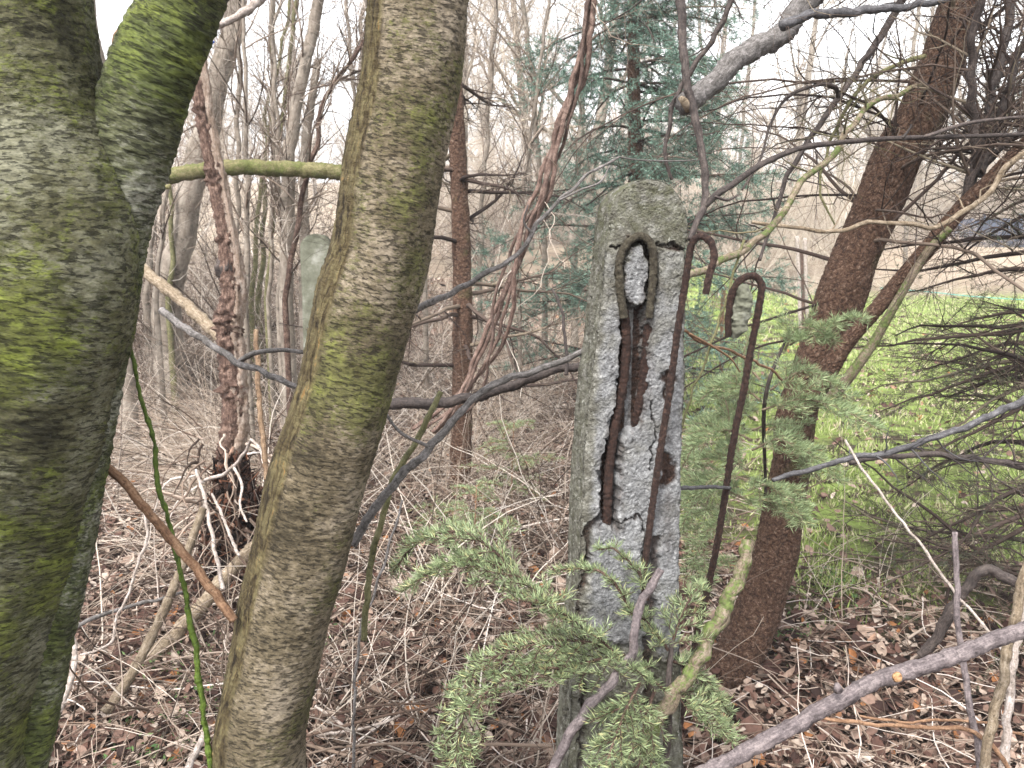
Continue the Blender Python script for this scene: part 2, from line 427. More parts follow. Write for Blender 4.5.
# ground sheet
m = Mat('woodland_ground', .95, .1); o = m.obj(); x, y, z = m.sep(o)[:3]
li = m.ramp(m.noise(o, 28, 7, .75), [(.3, (.014, .009, .007)), (.45, (.042, .027, .021)), (.58, (.10, .068, .055)), (.72, (.24, .18, .15))])
gr = m.ramp(m.noise(o, 9, 8, .75), [(.3, (.17, .15, .08)), (.45, (.2, .27, .07)), (.6, (.3, .38, .11)), (.75, (.46, .44, .28))])
edge = m.math('ADD', m.math('SUBTRACT', x, .8), m.math('MULTIPLY', m.math('SUBTRACT', m.noise(o, 1.4, 4, .6), .5), 2.2))
fx = m.ramp(edge, [(.0, 0.), (.55, 1.)])
fy = m.math('MULTIPLY', m.ramp(m.math('DIVIDE', y, 10.), [(.28, 0.), (.4, 1.)]), m.math('SUBTRACT', 1., m.ramp(m.math('DIVIDE', y, 40.), [(.49, 0.), (.6, 1.)])))
bare = m.ramp(m.noise(o, 3.2, 5, .65), [(.42, .05), (.56, 1.)])
bk = m.math('SUBTRACT', 1., m.math('MULTIPLY', m.ramp(m.math('DIVIDE', y, 100.), [(.10, 0.), (.125, 1.)]), m.math('SUBTRACT', 1., m.ramp(m.math('DIVIDE', x, 10.), [(.16, 0.), (.32, 1.)]))))
fy = m.math('MULTIPLY', fy, bk)
c = m.mix(m.math('MULTIPLY', m.math('MULTIPLY', fx, fy), bare), li, gr)
far = m.math('MULTIPLY', m.ramp(m.math('ADD', m.math('DIVIDE', y, 100.), m.math('MULTIPLY', m.noise(o, .8, 5, .7), .06)), [(.10, 0.), (.26, 1.)]), m.math('SUBTRACT', 1., m.math('MULTIPLY', fx, fy)))
c = m.mix(far, c, m.ramp(m.noise(o, 1.5, 8, .8), [(.3, (.2, .15, .11)), (.5, (.34, .27, .2)), (.7, (.44, .38, .28))])); m.col(c)
m.bump(m.noise(o, 60, 6, .8), 1., .03); M['ground'] = m.m

# ------------------------------------------------------------------ ground
def axis(a, b, n, c, p):
    t = np.linspace(-1, 1, n); s_ = np.sign(t) * np.abs(t) ** p
    return np.where(s_ < 0, c + (c - a) * s_, c + (b - c) * s_)
xs = axis(-400, 400, 261, 0, 3.2); ys = axis(-30, 600, 301, 3, 3.0); ys[0] = -400
X, Y = np.meshgrid(xs, ys); Z = terrain(X, Y)
gb = MB(); n0, n1 = X.shape
i, j = np.meshgrid(np.arange(n0 - 1), np.arange(n1 - 1), indexing='ij')
gb.add(np.stack([X, Y, Z], -1), np.stack([i * n1 + j, i * n1 + j + 1, (i + 1) * n1 + j + 1, (i + 1) * n1 + j], -1))
tag(gb.build('ground', M['ground']), 'leaf covered woodland ground turning to lawn on the right and a pale bank beyond', 'ground', kind='structure')

# ------------------------------------------------------------------ the three near trunks
def bark_disp(lump, rib, fine, seed, elong=(1, 1, 1)):
    def f(A, L, at, rad):
        v = at * np.array([1, 1, 1.]) + seed
        d = lump * rad * noise(v * np.array([9, 9, 3.5]), 2)
        d = d + rib * noise(v * np.array([45, 45, 130]), 3) + fine * noise(v * np.array([160, 160, 260]), 2)
        return d
    return f
def trunk_px(mb, rows, Y, n, k, disp, Yb=None, wscale=1.):
    """rows (px, py, half-width px); Y distance, may vary to Yb along the rows"""
    ys_ = np.linspace(Y, Yb if Yb else Y, len(rows))
    p = np.array([list(P(a, b, y)) + [PX(r, y * CP) * wscale] for (a, b, r), y in zip(rows, ys_)])
    q = spline(p, n); mb.tube(q[:, :3], q[:, 3], k, disp=disp); return q

left_rows = [(-95, 1500, 112), (-88, 1150, 98), (-68, 768, 110), (-50, 640, 112), (-30, 520, 114), (-8, 430, 112), (10, 350, 112), (25, 256, 112), (22, 190, 106), (12, 110, 92), (-2, 0, 84), (-22, -150, 80), (-60, -500, 74), (-90, -1000, 60)]
t = thing('forked_tree', 'thick mossy dark trunk forking at head height, closest tree at the left edge', 'tree', P(-90, 1450, 1.15))
mb = MB(); trunk_px(mb, left_rows, 1.15, 1050, 230, bark_disp(.10, .0022, .0007, 3.1))
mb.build('trunk', M['bark_left'], t)
mb = MB()
fork_rows = [(-50, 1100, 24), (-8, 860, 26), (22, 760, 28), (48, 640, 26), (70, 545, 24), (88, 450, 22), (103, 370, 22), (112, 300, 26), (117, 240, 31), (124, 190, 36), (142, 110, 41), (160, 55, 40), (182, 0, 38), (225, -120, 36), (300, -340, 33), (380, -600, 24)]
trunk_px(mb, fork_rows, 1.17, 1100, 130, bark_disp(.10, .0022, .0007, 9.4)); mb.build('fork_limb', M['bark_fork'], t)

mid_rows = [(228, 1250, 66), (240, 980, 58), (255, 830, 52), (260, 768, 50.5), (263, 718, 50), (281, 622, 49), (301, 552, 50), (322, 470, 51), (344, 396, 50), (366, 306, 51), (381, 256, 49), (395, 160, 49), (409, 83, 48), (417, 0, 48), (428, -110, 46), (450, -400, 42), (480, -800, 34)]
t = thing('leaning_tree', 'leaning olive grey trunk banded with short dark lenticels, left of the picture centre', 'tree', P(230, 1230, 1.32))
mb = MB(); trunk_px(mb, mid_rows, 1.32, 1150, 190, bark_disp(.09, .0015, .0007, 21.7)); mb.build('trunk', M['bark_mid'], t)

fir_rows = [(690, 790, 34), (700, 735, 31), (716, 700, 27), (749, 635, 25), (774, 560, 23), (789, 474, 20), (796, 418, 20), (811, 373, 22), (834, 316, 22), (855, 256, 22), (868, 227, 22), (899, 156, 24), (919, 122, 23), (946, 50, 19), (960, 0, 19), (990, -110, 18), (1030, -300, 15), (1070, -520, 10)]
t = thing('brown_tree', 'brown flaky trunk curving up to the right behind the rusty rods', 'tree', P(692, 775, 2.72))
mb = MB(); fq = trunk_px(mb, fir_rows, 2.72, 620, 96, bark_disp(.16, .0025, .0009, 41.7)); mb.build('trunk', M['bark_fir'], t)
mb = MB(); trunk_px(mb, [(805, 408, 11), (820, 384, 11), (845, 345, 9), (870, 316, 8), (905, 275, 8), (935, 240, 8), (962, 208, 8), (990, 180, 7), (1024, 145, 6), (1090, 90, 5)], 2.63, 220, 20, bark_disp(.12, .002, .0008, 5.), 2.4)
limb1 = mb.build('limb', M['bark_fir'], t)
mb = MB(); trunk_px(mb, [(822, 405, 6), (840, 388, 6), (872, 345, 5), (895, 305, 4.5), (925, 255, 4), (950, 228, 3.5)], 2.6, 120, 12, None, 2.45); mb.build('limb', M['mossy_stick'], t)

# dark upright limbs above it on the right (own part of the same tree)
rng = np.random.default_rng(11)
dk = MB(); tw = MB()
def px_path(pts, Y0, Y1, r0, r1, n=40, wob=0., rg=None):
    ys_ = np.linspace(Y0, Y1, len(pts)); rs_ = np.linspace(r0, r1, len(pts))
    q = spline(np.array([list(P(a, b, y)) + [PX(r, y)] for (a, b), y, r in zip(pts, ys_, rs_)]), n)
    if wob:
        g = rg or rng
        s0 = g.uniform(0, 99); tt = np.linspace(0, 1, n)
        L = np.linalg.norm(q[-1, :3] - q[0, :3])
        for k_ in range(3):
            q[:, k_] += wob * L * noise(np.stack([tt * 7 + s0, tt * 0 + k_ * 9.1, tt * 0], -1), 2) * np.minimum(1, np.minimum(tt, 1 - tt) * 6)
    return q
for pts, y0, y1, r0, r1 in [
        ([(962, 212), (968, 193), (980, 150), (992, 95), (1004, 50), (1012, -30)], 2.5, 2.6, 5.5, 4),
        ([(966, 205), (975, 150), (972, 100), (970, 55), (978, 20), (985, -40)], 2.5, 2.3, 5, 3),
        ([(980, 178), (1000, 120), (1010, 80), (1030, 30), (1050, -30)], 2.5, 2.4, 4, 3),
        ([(985, 165), (1010, 140), (1035, 125), (1070, 100)], 2.5, 2.3, 3, 2)]:
    q = px_path(pts, y0, y1, r0, r1, 60, .02); dk.tube(q[:, :3], q[:, 3], 8)
    c, d, r, _ = spawn(rng, q[None, ::6, :3], q[None, ::6, 3], 20, .1, 1, 55)
    g1 = grow(rng, c, d, rng.uniform(.15, .55, len(c)), 7, .25); R1 = taper(r * .4, .0006, 7); tw.tubes(g1, R1, 4)
    c, d, r, _ = spawn(rng, g1, R1, 6, .1, 1, 50); g2 = grow(rng, c, d, rng.uniform(.05, .25, len(c)), 5, .25); tw.tubes(g2, taper(r * .6, .0005, 5), 3)
dk.build('limb', M['dark_stick'], t)
tw.build('twigs', M['dark_twig'], t)

cb = MB(); i_ = rng.integers(250, 600, 66); st = fq[i_, :3]
d = norm(np.stack([rng.normal(size=66) * .6 - .55, rng.normal(size=66) * .6, rng.uniform(-.1, .7, 66)], -1))
g1 = grow(rng, st, d, rng.uniform(.5, 1.6, 66), 16, .1, (0, 0, -.035)); R1 = taper(rng.uniform(.003, .0075, 66), .0012, 16); cb.tubes(g1, R1, 6)
c, d, r, _ = spawn(rng, g1, R1, 9, .12, 1, 48); g2 = grow(rng, c, d, rng.uniform(.12, .6, len(c)), 8, .17, (0, 0, -.02)); R2 = taper(r * .55, .0007, 8); cb.tubes(g2, R2, 4)
c, d, r, _ = spawn(rng, g2, R2, 5, .1, 1, 45); g3 = grow(rng, c, d, rng.uniform(.04, .25, len(c)), 5, .2); cb.tubes(g3, taper(r * .6, .0005, 5), 3)
cb.build('crown', M['dark_twig'], t)

# ------------------------------------------------------------------ concrete fence post
PSI = R(9); PY = 1.5
eu = np.array([math.cos(PSI), math.sin(PSI), 0]); en = np.array([math.sin(PSI), -math.cos(PSI), 0])
P0 = P(640, 400, PY)
def face(px, py):
    d = P(px, py, 1.) - np.array([0, 0, CAMZ]); c0 = np.array([0, 0, CAMZ])
    tt = (P0 - c0).dot(en) / d.dot(en); p = c0 + d * tt
    return (p - P0).dot(eu), p[2]
ctl = [(225, 610, 688), (262, 607, 686), (340, 598, 685), (400, 590, 684), (480, 584, 681), (575, 580, 680), (660, 574, 681), (768, 568, 683)]
cz, cl, cr = [], [], []
for py, a, b in ctl:
    (ua, za), (ub, zb) = face(a, py), face(b, py); cz.append((za + zb) / 2); cl.append(ua); cr.append(ub)
cz = np.array(cz)[::-1]; cl = np.array(cl)[::-1]; cr = np.array(cr)[::-1]
ZTOP = face(650, 180)[1]
def poly_sd(px, py, poly):
    """signed distance in pixels, positive inside"""
    poly = np.asarray(poly, float); ins = np.zeros(px.shape, bool); dm = np.full(px.shape, 1e9)
    for k_ in range(len(poly)):
        a, b = poly[k_], poly[(k_ + 1) % len(poly)]
        e = b - a; wv = np.stack([px - a[0], py - a[1]], -1)
        tt = np.clip((wv @ e) / max(e @ e, 1e-9), 0, 1); dd = wv - tt[..., None] * e
        dm = np.minimum(dm, np.hypot(dd[..., 0], dd[..., 1]))
        c = ((a[1] > py) != (b[1] > py)) & (px < (b[0] - a[0]) * (py - a[1]) / (b[1] - a[1] + 1e-12) + a[0]); ins ^= c
    return np.where(ins, dm, -dm)
DP = .105
zb = float(terrain(P0[0], P0[1])) - .08
hw_top = (cr[-1] - cl[-1]) / 2; ct = (cr[-1] + cl[-1]) / 2
zs = ZTOP - hw_top                       # spring of the rounded head
rows = [(z, np.interp(z, cz, (cl + cr) / 2), np.interp(z, cz, (cr - cl) / 2)) for z in np.concatenate([np.linspace(zb, .55, 60, endpoint=False), np.linspace(.55, zs, 640, endpoint=False)])]
rows += [(zs + hw_top * math.sin(a), ct, max(hw_top * math.cos(a), 1e-4)) for a in np.linspace(0, math.pi / 2, 90)]
rows = np.array(rows); nr = len(rows)
NF, NS, NB = 190, 40, 20
s_ = np.linspace(-1, 1, NF); sidey = np.linspace(0, 1, NS + 2)[1:-1]
uu = np.concatenate([s_, np.ones(NS), np.linspace(1, -1, NB), -np.ones(NS)])
dd = np.concatenate([np.zeros(NF), sidey, np.ones(NB), sidey[::-1]])
k = len(uu)
U = rows[:, 1:2] + rows[:, 2:3] * uu[None]; Dp = np.broadcast_to(dd, (nr, k)).copy(); Zr = np.broadcast_to(rows[:, :1], (nr, k)).copy()
# slightly broken edges
edge = (np.abs(uu)[None] > .93) & (Dp < .12)
V = P0 + (U[..., None]) * eu - (Dp * DP)[..., None] * en; V[..., 2] = Zr
px, py = project(V)
nz = noise(V * 60, 3)
jx, jy = px + 3.6 * noise(V * 55 + 5, 4), py + 3.6 * noise(V * 55 + 31, 4)
front = (Dp < .02)
groove = [(617, 262), (616, 290), (623, 303), (619, 345), (616, 400), (605, 443), (600, 470), (600, 528), (618, 530), (621, 470), (624, 442), (634, 432), (642, 420), (648, 380), (650, 310), (656, 290), (658, 262), (653, 246), (641, 235), (628, 238)]
island = [(626, 256), (632, 247), (641, 245), (646, 252), (647, 290), (644, 302), (636, 308), (629, 303), (624, 290), (624, 268)]
sg = np.minimum(poly_sd(jx, jy, groove), -poly_sd(jx, jy, island) + 0.)
gv = sstep(-1., 4., sg) * front
pits = [[(660, 372), (670, 371), (680, 376), (677, 384), (668, 388), (671, 398), (662, 404)], [(657, 450), (664, 449), (675, 458), (679, 468), (676, 481), (666, 490), (656, 487), (660, 470)], [(658, 244), (675, 243), (685, 248), (686, 254), (672, 253)]]
pv = np.zeros_like(px)
for q in pits: pv = np.maximum(pv, sstep(-1, 4, poly_sd(jx, jy, q)) * (Dp < .35))
crack = np.zeros_like(px)
def crk(pts, wpx):
    global crack
    for (a, b) in zip(pts[:-1], pts[1:]):
        a = np.array(a, float); b = np.array(b, float); e = b - a; wv = np.stack([jx - a[0], jy - a[1]], -1)
        tt = np.clip((wv @ e) / (e @ e), 0, 1); d_ = wv - tt[..., None] * e
        crack = np.maximum(crack, 1 - sstep(wpx * .35, wpx, np.hypot(d_[..., 0], d_[..., 1])))
crk([(611, 246), (622, 250)], 1.3); crk([(655, 245), (668, 242), (690, 252)], 1.8)
crk([(600, 520), (590, 527), (586, 534), (588, 560), (580, 590), (575, 640)], 4.0)
crk([(612, 524), (640, 516), (645, 545), (640, 600), (632, 640)], 1.6); crk([(651, 400), (655, 430), (650, 470)], 1.2)
crk([(568, 640), (566, 700), (563, 768), (560, 800)], 1.6); crk([(583, 640), (584, 700), (580, 790)], 3.0)
crk([(655, 540), (650, 590), (648, 640), (652, 720), (648, 800)], 7.0)
slab = [(590, 535), (602, 520), (622, 515), (643, 517), (644, 560), (640, 610), (636, 645), (590, 642), (580, 625), (586, 585)]
sl = sstep(-1, 5, poly_sd(jx, jy, slab)) * front
slab2 = [(652, 552), (668, 540), (680, 560), (680, 640), (676, 668), (655, 660), (655, 620)]
sl2 = sstep(-1, 4, poly_sd(jx, jy, slab2)) * front
low = sstep(636, 655, py) * front
fr_zone = sstep(236, 250, py)
disp = .0009 * nz * (.4 + .6 * fr_zone) + .0014 * noise(V * 210, 3) + .004 * noise(V * 14 + 9, 2) + .0008 * sstep(.1, .3, noise(V * 75 + 40, 3)) * fr_zone - .0015 * sstep(.25, .5, noise(V * 38 + 80, 3)) * fr_zone
disp = disp - gv * .027 - pv * .006 - crack * .010 + sl * .009 + sl2 * .008 - low * .004
fresh_poly = [(619, 300), (612, 250), (604, 246), (604, 300), (594, 420), (590, 520), (585, 640), (685, 660), (686, 250), (655, 252), (655, 300)]
fr = sstep(-5, 9, poly_sd(jx, jy, fresh_poly)) * (Dp < .1)
fr_r = sstep(0, 1, fr) * np.clip(.05 + .8 * sstep(250, 400, py) + .6 * noise(V * 22 + 3, 3) + .15, 0, 1)
fr_r = np.maximum(fr_r, sstep(-1, 3, poly_sd(jx, jy, island)) * front)
attr = np.stack([1 - fr_r, np.clip(np.maximum(gv * sstep(2, 5, sg) * (1 - .75 * (np.abs(px - 633 + (py - 370) * .03) < 3.2) * (py < 440)), pv), 0, 1) * 1., 
                 np.clip(sstep(300, 180, py) * .6 + .3 * (Dp > .1) + .35 * low, 0, 1)], -1)
attr[..., 1] = np.maximum(attr[..., 1], crack * .8)
stain = np.exp(-np.clip(-sg, 0, 99) / 4.) * front * np.clip(.35 + .9 * noise(V * np.array([70, 70, 22]), 3), 0, .6)
drip = np.exp(-np.abs(jx - 666) / 6) * sstep(395, 410, py) * (1 - sstep(440, 452, py)) * .5 + np.exp(-np.abs(jx - 668) / 7) * sstep(485, 500, py) * (1 - sstep(540, 575, py)) * .5
attr[..., 1] = np.clip(np.maximum(attr[..., 1], np.maximum(stain, drip * front)), 0, 1)
nd = np.where(front[..., None], en, np.where((Dp > .98)[..., None], -en, eu * np.sign(uu)[None, :, None]))
headn = (rows[:, 0] > zs)[:, None]
rad_dir = norm((U - ct)[..., None] * eu + np.stack([0 * Zr, 0 * Zr, np.maximum(Zr - zs, 0)], -1) + 1e-9)
nd = np.where((headn & ~front & (Dp < .98))[..., None], rad_dir, nd)
V = V + nd * disp[..., None]
rim = np.exp(-((1 - np.abs(uu)[None]) * rows[:, 2:3] / .006) ** 1) * (Dp < .03)
V = V - en * (rim * (.006 + .004 * nz))[..., None]
base = np.array([P0[0], P0[1] + .05, zb])
post = thing('fence_post', 'broken round topped concrete post with rusty steel showing, standing right of centre', 'fence post', base)
mb = MB(); i, j = np.meshgrid(np.arange(nr - 1), np.arange(k), indexing='ij'); j2 = (j + 1) % k
mb.add(V, np.stack([i * k + j, i * k + j2, (i + 1) * k + j2, (i + 1) * k + j], -1), None, attr)
mb.build('concrete_shaft', M['concrete'], post)

def rough_rod(mb, pts, Y0, Y1, rpx, n=200, k=14, lump=.26, ylist=None):
    ys_ = ylist if ylist is not None else np.linspace(Y0, Y1, len(pts))
    q = spline(np.array([list(P(a, b, y)) + [PX(rpx, y)] for (a, b), y in zip(pts, ys_)]), n)
    sd_ = rng.uniform(0, 50)
    mb.tube(q[:, :3], q[:, 3], k, disp=lambda A, L, at, rad: rad * (lump * noise(at * np.array([180, 180, 120]) + sd_, 3) + .02 * np.sin(L * 900)))
    return q
def onface(px, py, off):
    """distance Y of the post's front face at a pixel, moved off metres towards the viewer"""
    u, z = face(px, py); p = P0 + u * eu + off * en; return p[1]
loop = [(624, 318), (620, 290), (619, 268), (622, 252), (630, 241), (640, 236), (649, 241), (653, 254), (653, 278), (651, 300), (649, 318)]
mb = MB(); rough_rod(mb, loop, 0, 0, 4.1, 200, ylist=[onface(a, b, .003) for a, b in loop]); mb.build('rebar_loop', M['rust_olive'], post)
for pts in ([(624, 310), (626, 345), (622, 390), (614, 430), (609, 470), (607, 518), (606, 535)], [(650, 310), (647, 345), (643, 385), (637, 416), (634, 440)]):
    mb = MB(); rough_rod(mb, pts, 0, 0, 4.8, 200, ylist=[onface(a, b, -.013 if k_ < len(pts) - 1 else -.034) for k_, (a, b) in enumerate(pts)], lump=.3); mb.build('rebar', M['rust_dark'], post)
rod2 = [(706, 294), (709, 276), (714, 257), (711, 243), (702, 236), (694, 240), (690, 251), (685, 285), (677, 335), (669, 395), (657, 473), (649, 532), (642, 585), (637, 625), (634, 660)]
off = [.075, .075, .072, .068, .064, .06, .056, .05, .044, .036, .026, .016, .008, .002, -.008]
mb = MB(); rough_rod(mb, rod2, 0, 0, 3.6, 420, ylist=[PY - .0 + (onface(a, b, o_) - onface(a, b, 0)) + (onface(660, 400, 0) - PY) for (a, b), o_ in zip(rod2, off)])
mb.build('rebar_hook', M['rust'], post)

# standing hooked rod with a lump of concrete still in its hook
rod3 = [(728, 337), (729, 312), (733, 291), (742, 279), (754, 276), (761, 284), (760, 302), (753, 338), (744, 388), (732, 449), (722, 516), (710, 579), (700, 620), (686, 690), (672, 770)]
rod = thing('hooked_rod', 'rusty hooked steel rod with a crumb of concrete inside its hook, right of the post', 'steel rod', P(672, 770, 1.85))
mb = MB(); rough_rod(mb, rod3, 1.85, 1.85, 3.5, 420, lump=.3); mb.build('rod', M['rust_dark'], rod)
mb = MB()
ang = np.linspace(0, 2 * np.pi, 48, endpoint=False)
cp = spline(np.array([[743, 284, 4.5], [743, 290, 7], [742, 305, 9], [740, 320, 8], [737, 330, 7], [735, 338, 2.5]]), 60)
c3 = np.array([P(a, b, 1.85) for a, b, _ in cp]); rr = PX(cp[:, 2], 1.85)
mb.tube(c3, rr, 40, disp=lambda A, L, at, rad: rad * .35 * noise(at * 60 + 4, 2) + rad * .12 * noise(at * 260, 2)); 
o_ = mb.build('concrete_lump', M['concrete_far'], rod)

# far post of the same fence
mb = MB()
pp = P(317, 240, 4.3); wz = PX(14.5, 4.3)
fz = terrain(pp[0], pp[1]) - .05
rws = [(z, wz * (1 + .15 * (pp[2] - z) / 1.5)) for z in np.linspace(float(fz), pp[2] - wz * .6, 60)] + [(pp[2] - wz * .6 + wz * math.sin(a), max(wz * math.cos(a), .0005)) for a in np.linspace(.02, math.pi / 2, 40)]
ring = []
for z, h in rws:
    c = []
    for s0 in np.linspace(-1, 1, 14): c.append((pp[0] + h * s0, pp[1] - .05 - .001 * (1 - s0 ** 4), z))
    for s0 in np.linspace(1, -1, 14): c.append((pp[0] + h * s0, pp[1] + .05 + .001 * (1 - s0 ** 4), z))
    ring.append(c)
ring = np.array(ring); ring += .0025 * noise(ring * 25, 3)[..., None]
i, j = np.meshgrid(np.arange(len(ring) - 1), np.arange(28), indexing='ij'); j2 = (j + 1) % 28
mb.add(ring, np.stack([i * 28 + j, i * 28 + j2, (i + 1) * 28 + j2, (i + 1) * 28 + j], -1))
tag(mb.build('fence_post', M['concrete_far'], origin=(pp[0], pp[1], float(fz))), 'pale intact concrete post with a rounded top, half hidden behind the leaning trunk', 'fence post')

# ------------------------------------------------------------------ single sticks and branches
TW = {}
def stick(name, label, cat, pts, Y0, Y1, r0, r1, mat, n=90, k=10, wob=.012, side=None, group=None, parent=None, lump=.14, subs=(), ylist=None, seed=None, cut=None, part=None):
    rg = np.random.default_rng(seed if seed is not None else (abs(int(pts[0][0] * 31 + pts[0][1] * 17)) % 9999))
    ys_ = ylist if ylist is not None else np.linspace(Y0, Y1, len(pts))
    rs_ = np.linspace(r0, r1, len(pts))
    q = spline(np.array([list(P(a, b, y)) + [PX(r, y)] for (a, b), y, r in zip(pts, ys_, rs_)]), n)
    L = np.linalg.norm(q[-1, :3] - q[0, :3]); tt = np.linspace(0, 1, n); s0 = rg.uniform(0, 99)
    for k_ in range(3):
        q[:, k_] += wob * L * noise(np.stack([tt * 8 + s0, tt * 0 + k_ * 9.1, tt * 0], -1), 2) * np.minimum(1, np.minimum(tt, 1 - tt) * 6)
    mb = MB(); dsp = (lambda A, LL, at, rad: rad * lump * 1.6 * noise(at * np.array([90, 90, 60]) + s0, 3)) if k >= 7 else None
    mb.tube(q[:, :3], q[:, 3], k, disp=dsp)
    for (sp, y0, y1, a0, a1) in subs:
        ys2 = np.linspace(y0, y1, len(sp)); rs2 = np.linspace(a0, a1, len(sp))
        q2 = spline(np.array([list(P(a, b, y)) + [PX(r, y)] for (a, b), y, r in zip(sp, ys2, rs2)]), 60); mb.tube(q2[:, :3], q2[:, 3], max(5, k - 2), disp=dsp)
    if side:
        ns, ls = side
        c, d, r, _ = spawn(rg, q[None, :, :3], q[None, :, 3], ns, .08, .97, 55)
        g = grow(rg, c, d, rg.uniform(.3, 1., len(c)) * ls, 7, .2, (0, 0, .03)); R1 = taper(np.minimum(r * .5, .003), .0005, 7); mb.tubes(g, R1, 4)
        c, d, r, _ = spawn(rg, g, R1, 3, .2, 1, 45); g = grow(rg, c, d, rg.uniform(.15, .5, len(c)) * ls, 5, .2); mb.tubes(g, taper(r * .6, .0004, 5), 3)
    if parent is not None: return mb.build(part or 'side_branch', mat, parent)
    return tag(mb.build(name, mat, origin=q[0, :3]), label, cat, group)

V_, GS, PS, DS, SL, BS, TS, ML, OL = (M[x] for x in ('purple_stick', 'grey_stick', 'pale_stick', 'dark_stick', 'dark_grey_stick', 'brown_stick', 'tan_stick', 'mossy_stick', 'olive_stem'))
t = thing('sawn_branch', 'thick grey sawn off branch pointing down into the picture above the post', 'branch', P(684, 104, 1.95))
stick('', '', '', [(684, 104), (705, 91), (740, 64), (772, 36), (802, 10), (850, -40), (930, -130), (1010, -260)], 1.95, 2.65, 9.5, 10.5, GS, n=240, k=20, parent=t, part='limb', wob=.012)
stick('', '', '', [(782, 26), (815, 14), (850, 12), (885, 9), (915, 6), (940, 1), (990, -20)], 2.03, 2.2, 5, 2.5, SL, parent=t)
mb = MB(); c0 = P(683.5, 104.8, 1.948); dr = norm(P(684, 104, 1.95) - P(705, 91, 1.97)); mb.tube(np.array([c0 - dr * .004, c0 + dr * .0006]), [PX(8.3, 1.95)] * 2, 20, disp=lambda A, L, at, rad: rad * .08 * noise(at * 90, 2)); mb.build('cut_end', M['tan_stick'], t)
stick('hanging_branch', 'dark bare branch hanging past the post top and arching off to the right', 'branch',
      [(679, -60), (680, 0), (683, 45), (686, 75), (694, 113), (702, 150), (705, 185), (704, 206), (697, 222), (690, 240)], 2.0, 1.85, 4.6, 3, DS, n=160,
      subs=[([(704, 207), (715, 196), (730, 186), (750, 172), (768, 161), (801, 148), (835, 143), (880, 139), (935, 137), (975, 136), (1024, 134), (1080, 128)], 1.88, 2.2, 3.6, 1.8),
            ([(925, 137), (945, 130), (965, 124), (990, 120), (1024, 117), (1070, 118)], 2.07, 2.2, 2, 1.5), ([(715, 197), (728, 200), (738, 195)], 1.88, 1.9, 1.6, 1), ([(903, 138), (910, 128), (911, 124)], 2.05, 2.05, 1.5, .8)], wob=.006)
stick('thin_branch', 'thin dark twig curving down from the top edge to the left of the hanging branch', 'branch',
      [(738, -20), (729, 7), (712, 40), (689, 73), (675, 100), (668, 130), (665, 157), (672, 180)], 2.4, 2.4, 3, 1.6, DS, side=(5, .12))
stick('bare_branch', 'straight dark branch slanting down left from the brown trunk toward the hooked rod', 'branch',
      [(925, -30), (895, 13), (868, 53), (841, 93), (808, 143), (781, 193), (768, 235), (760, 260)], 2.7, 2.3, 4, 1.5, DS, side=(16, .3),
      subs=[([(838, 97), (835, 87), (818, 85), (788, 97), (771, 123), (760, 160), (742, 190)], 2.5, 2.2, 2.2, 1)])
stick('arching_branch', 'olive coloured branch arching from the brown trunk down to the side of the post', 'branch',
      [(925, 84), (908, 90), (878, 100), (856, 120), (835, 150), (801, 187), (780, 215), (743, 252), (715, 267), (690, 277), (668, 285)], 2.65, 1.75, 2.2, 4.2, M['mossy_stick'], n=140, side=(12, .3))
stick('pale_branch', 'long pale branch running level across the brown trunk toward the right edge', 'branch',
      [(752, 222), (790, 228), (835, 231), (878, 222), (910, 224), (941, 227), (962, 212), (981, 200), (1010, 165), (1040, 140)], 2.2, 2.3, 1.8, 3, TS, n=120, side=(6, .2))
stick('bare_branch', 'slender olive branch rising left of the brown trunk to the top edge', 'branch',
      [(925, 56), (891, 67), (865, 83), (845, 110), (828, 150), (820, 190), (835, 225)], 2.65, 2.5, 2.4, 1, OL, side=(10, .25))
stick('dead_branch', 'smooth grey branch rising from behind the leaning trunk to a thin tip above the post', 'branch',
      [(395, 322), (418, 309), (445, 296), (470, 283), (497, 268), (520, 250), (540, 222), (560, 200), (585, 178), (619, 157)], 1.5, 1.55, 3.8, 1.2, GS, n=120,
      subs=[([(560, 200), (580, 190), (600, 182), (610, 165)], 1.52, 1.55, 1.2, .7), ([(619, 157), (640, 160), (672, 161), (700, 160)], 1.55, 1.6, .9, .5), ([(532, 233), (524, 222), (528, 205)], 1.52, 1.5, 1.4, .7)])
stick('dead_branch', 'thick blackish branch lying level between the leaning trunk and the post', 'branch',
      [(385, 404), (410, 404), (450, 402), (490, 392), (520, 383), (545, 373), (580, 366), (600, 362)], 2.3, 2.1, 6, 4, DS, n=100, k=12)
stick('dead_branch', 'forked grey branch climbing from the leaning trunk to the edge of the post', 'branch',
      [(352, 545), (372, 512), (400, 478), (430, 447), (455, 420), (475, 399), (500, 381), (540, 370), (585, 350)], 1.45, 1.6, 5, 3, GS, n=130, k=12,
      subs=[([(430, 447), (400, 432), (380, 405), (372, 395)], 1.5, 1.5, 2, 1)])
stick('olive_shoot', 'upright olive green shoot beside the right edge of the leaning trunk', 'branch',
      [(364, 640), (366, 600), (371, 562), (384, 512), (396, 476), (416, 443), (432, 410), (441, 392)], 1.5, 1.6, 3.4, 3, OL)
stick('dead_branch', 'bleached grey stick with a blunt tip, left of the leaning trunk at mid height', 'branch',
      [(162, 310), (180, 325), (200, 338), (235, 360), (262, 372), (300, 388)], 1.75, 1.5, 3.8, 3, GS, n=70, subs=[([(240, 361), (255, 353), (280, 350), (302, 352)], 1.7, 1.55, 3, 2)])
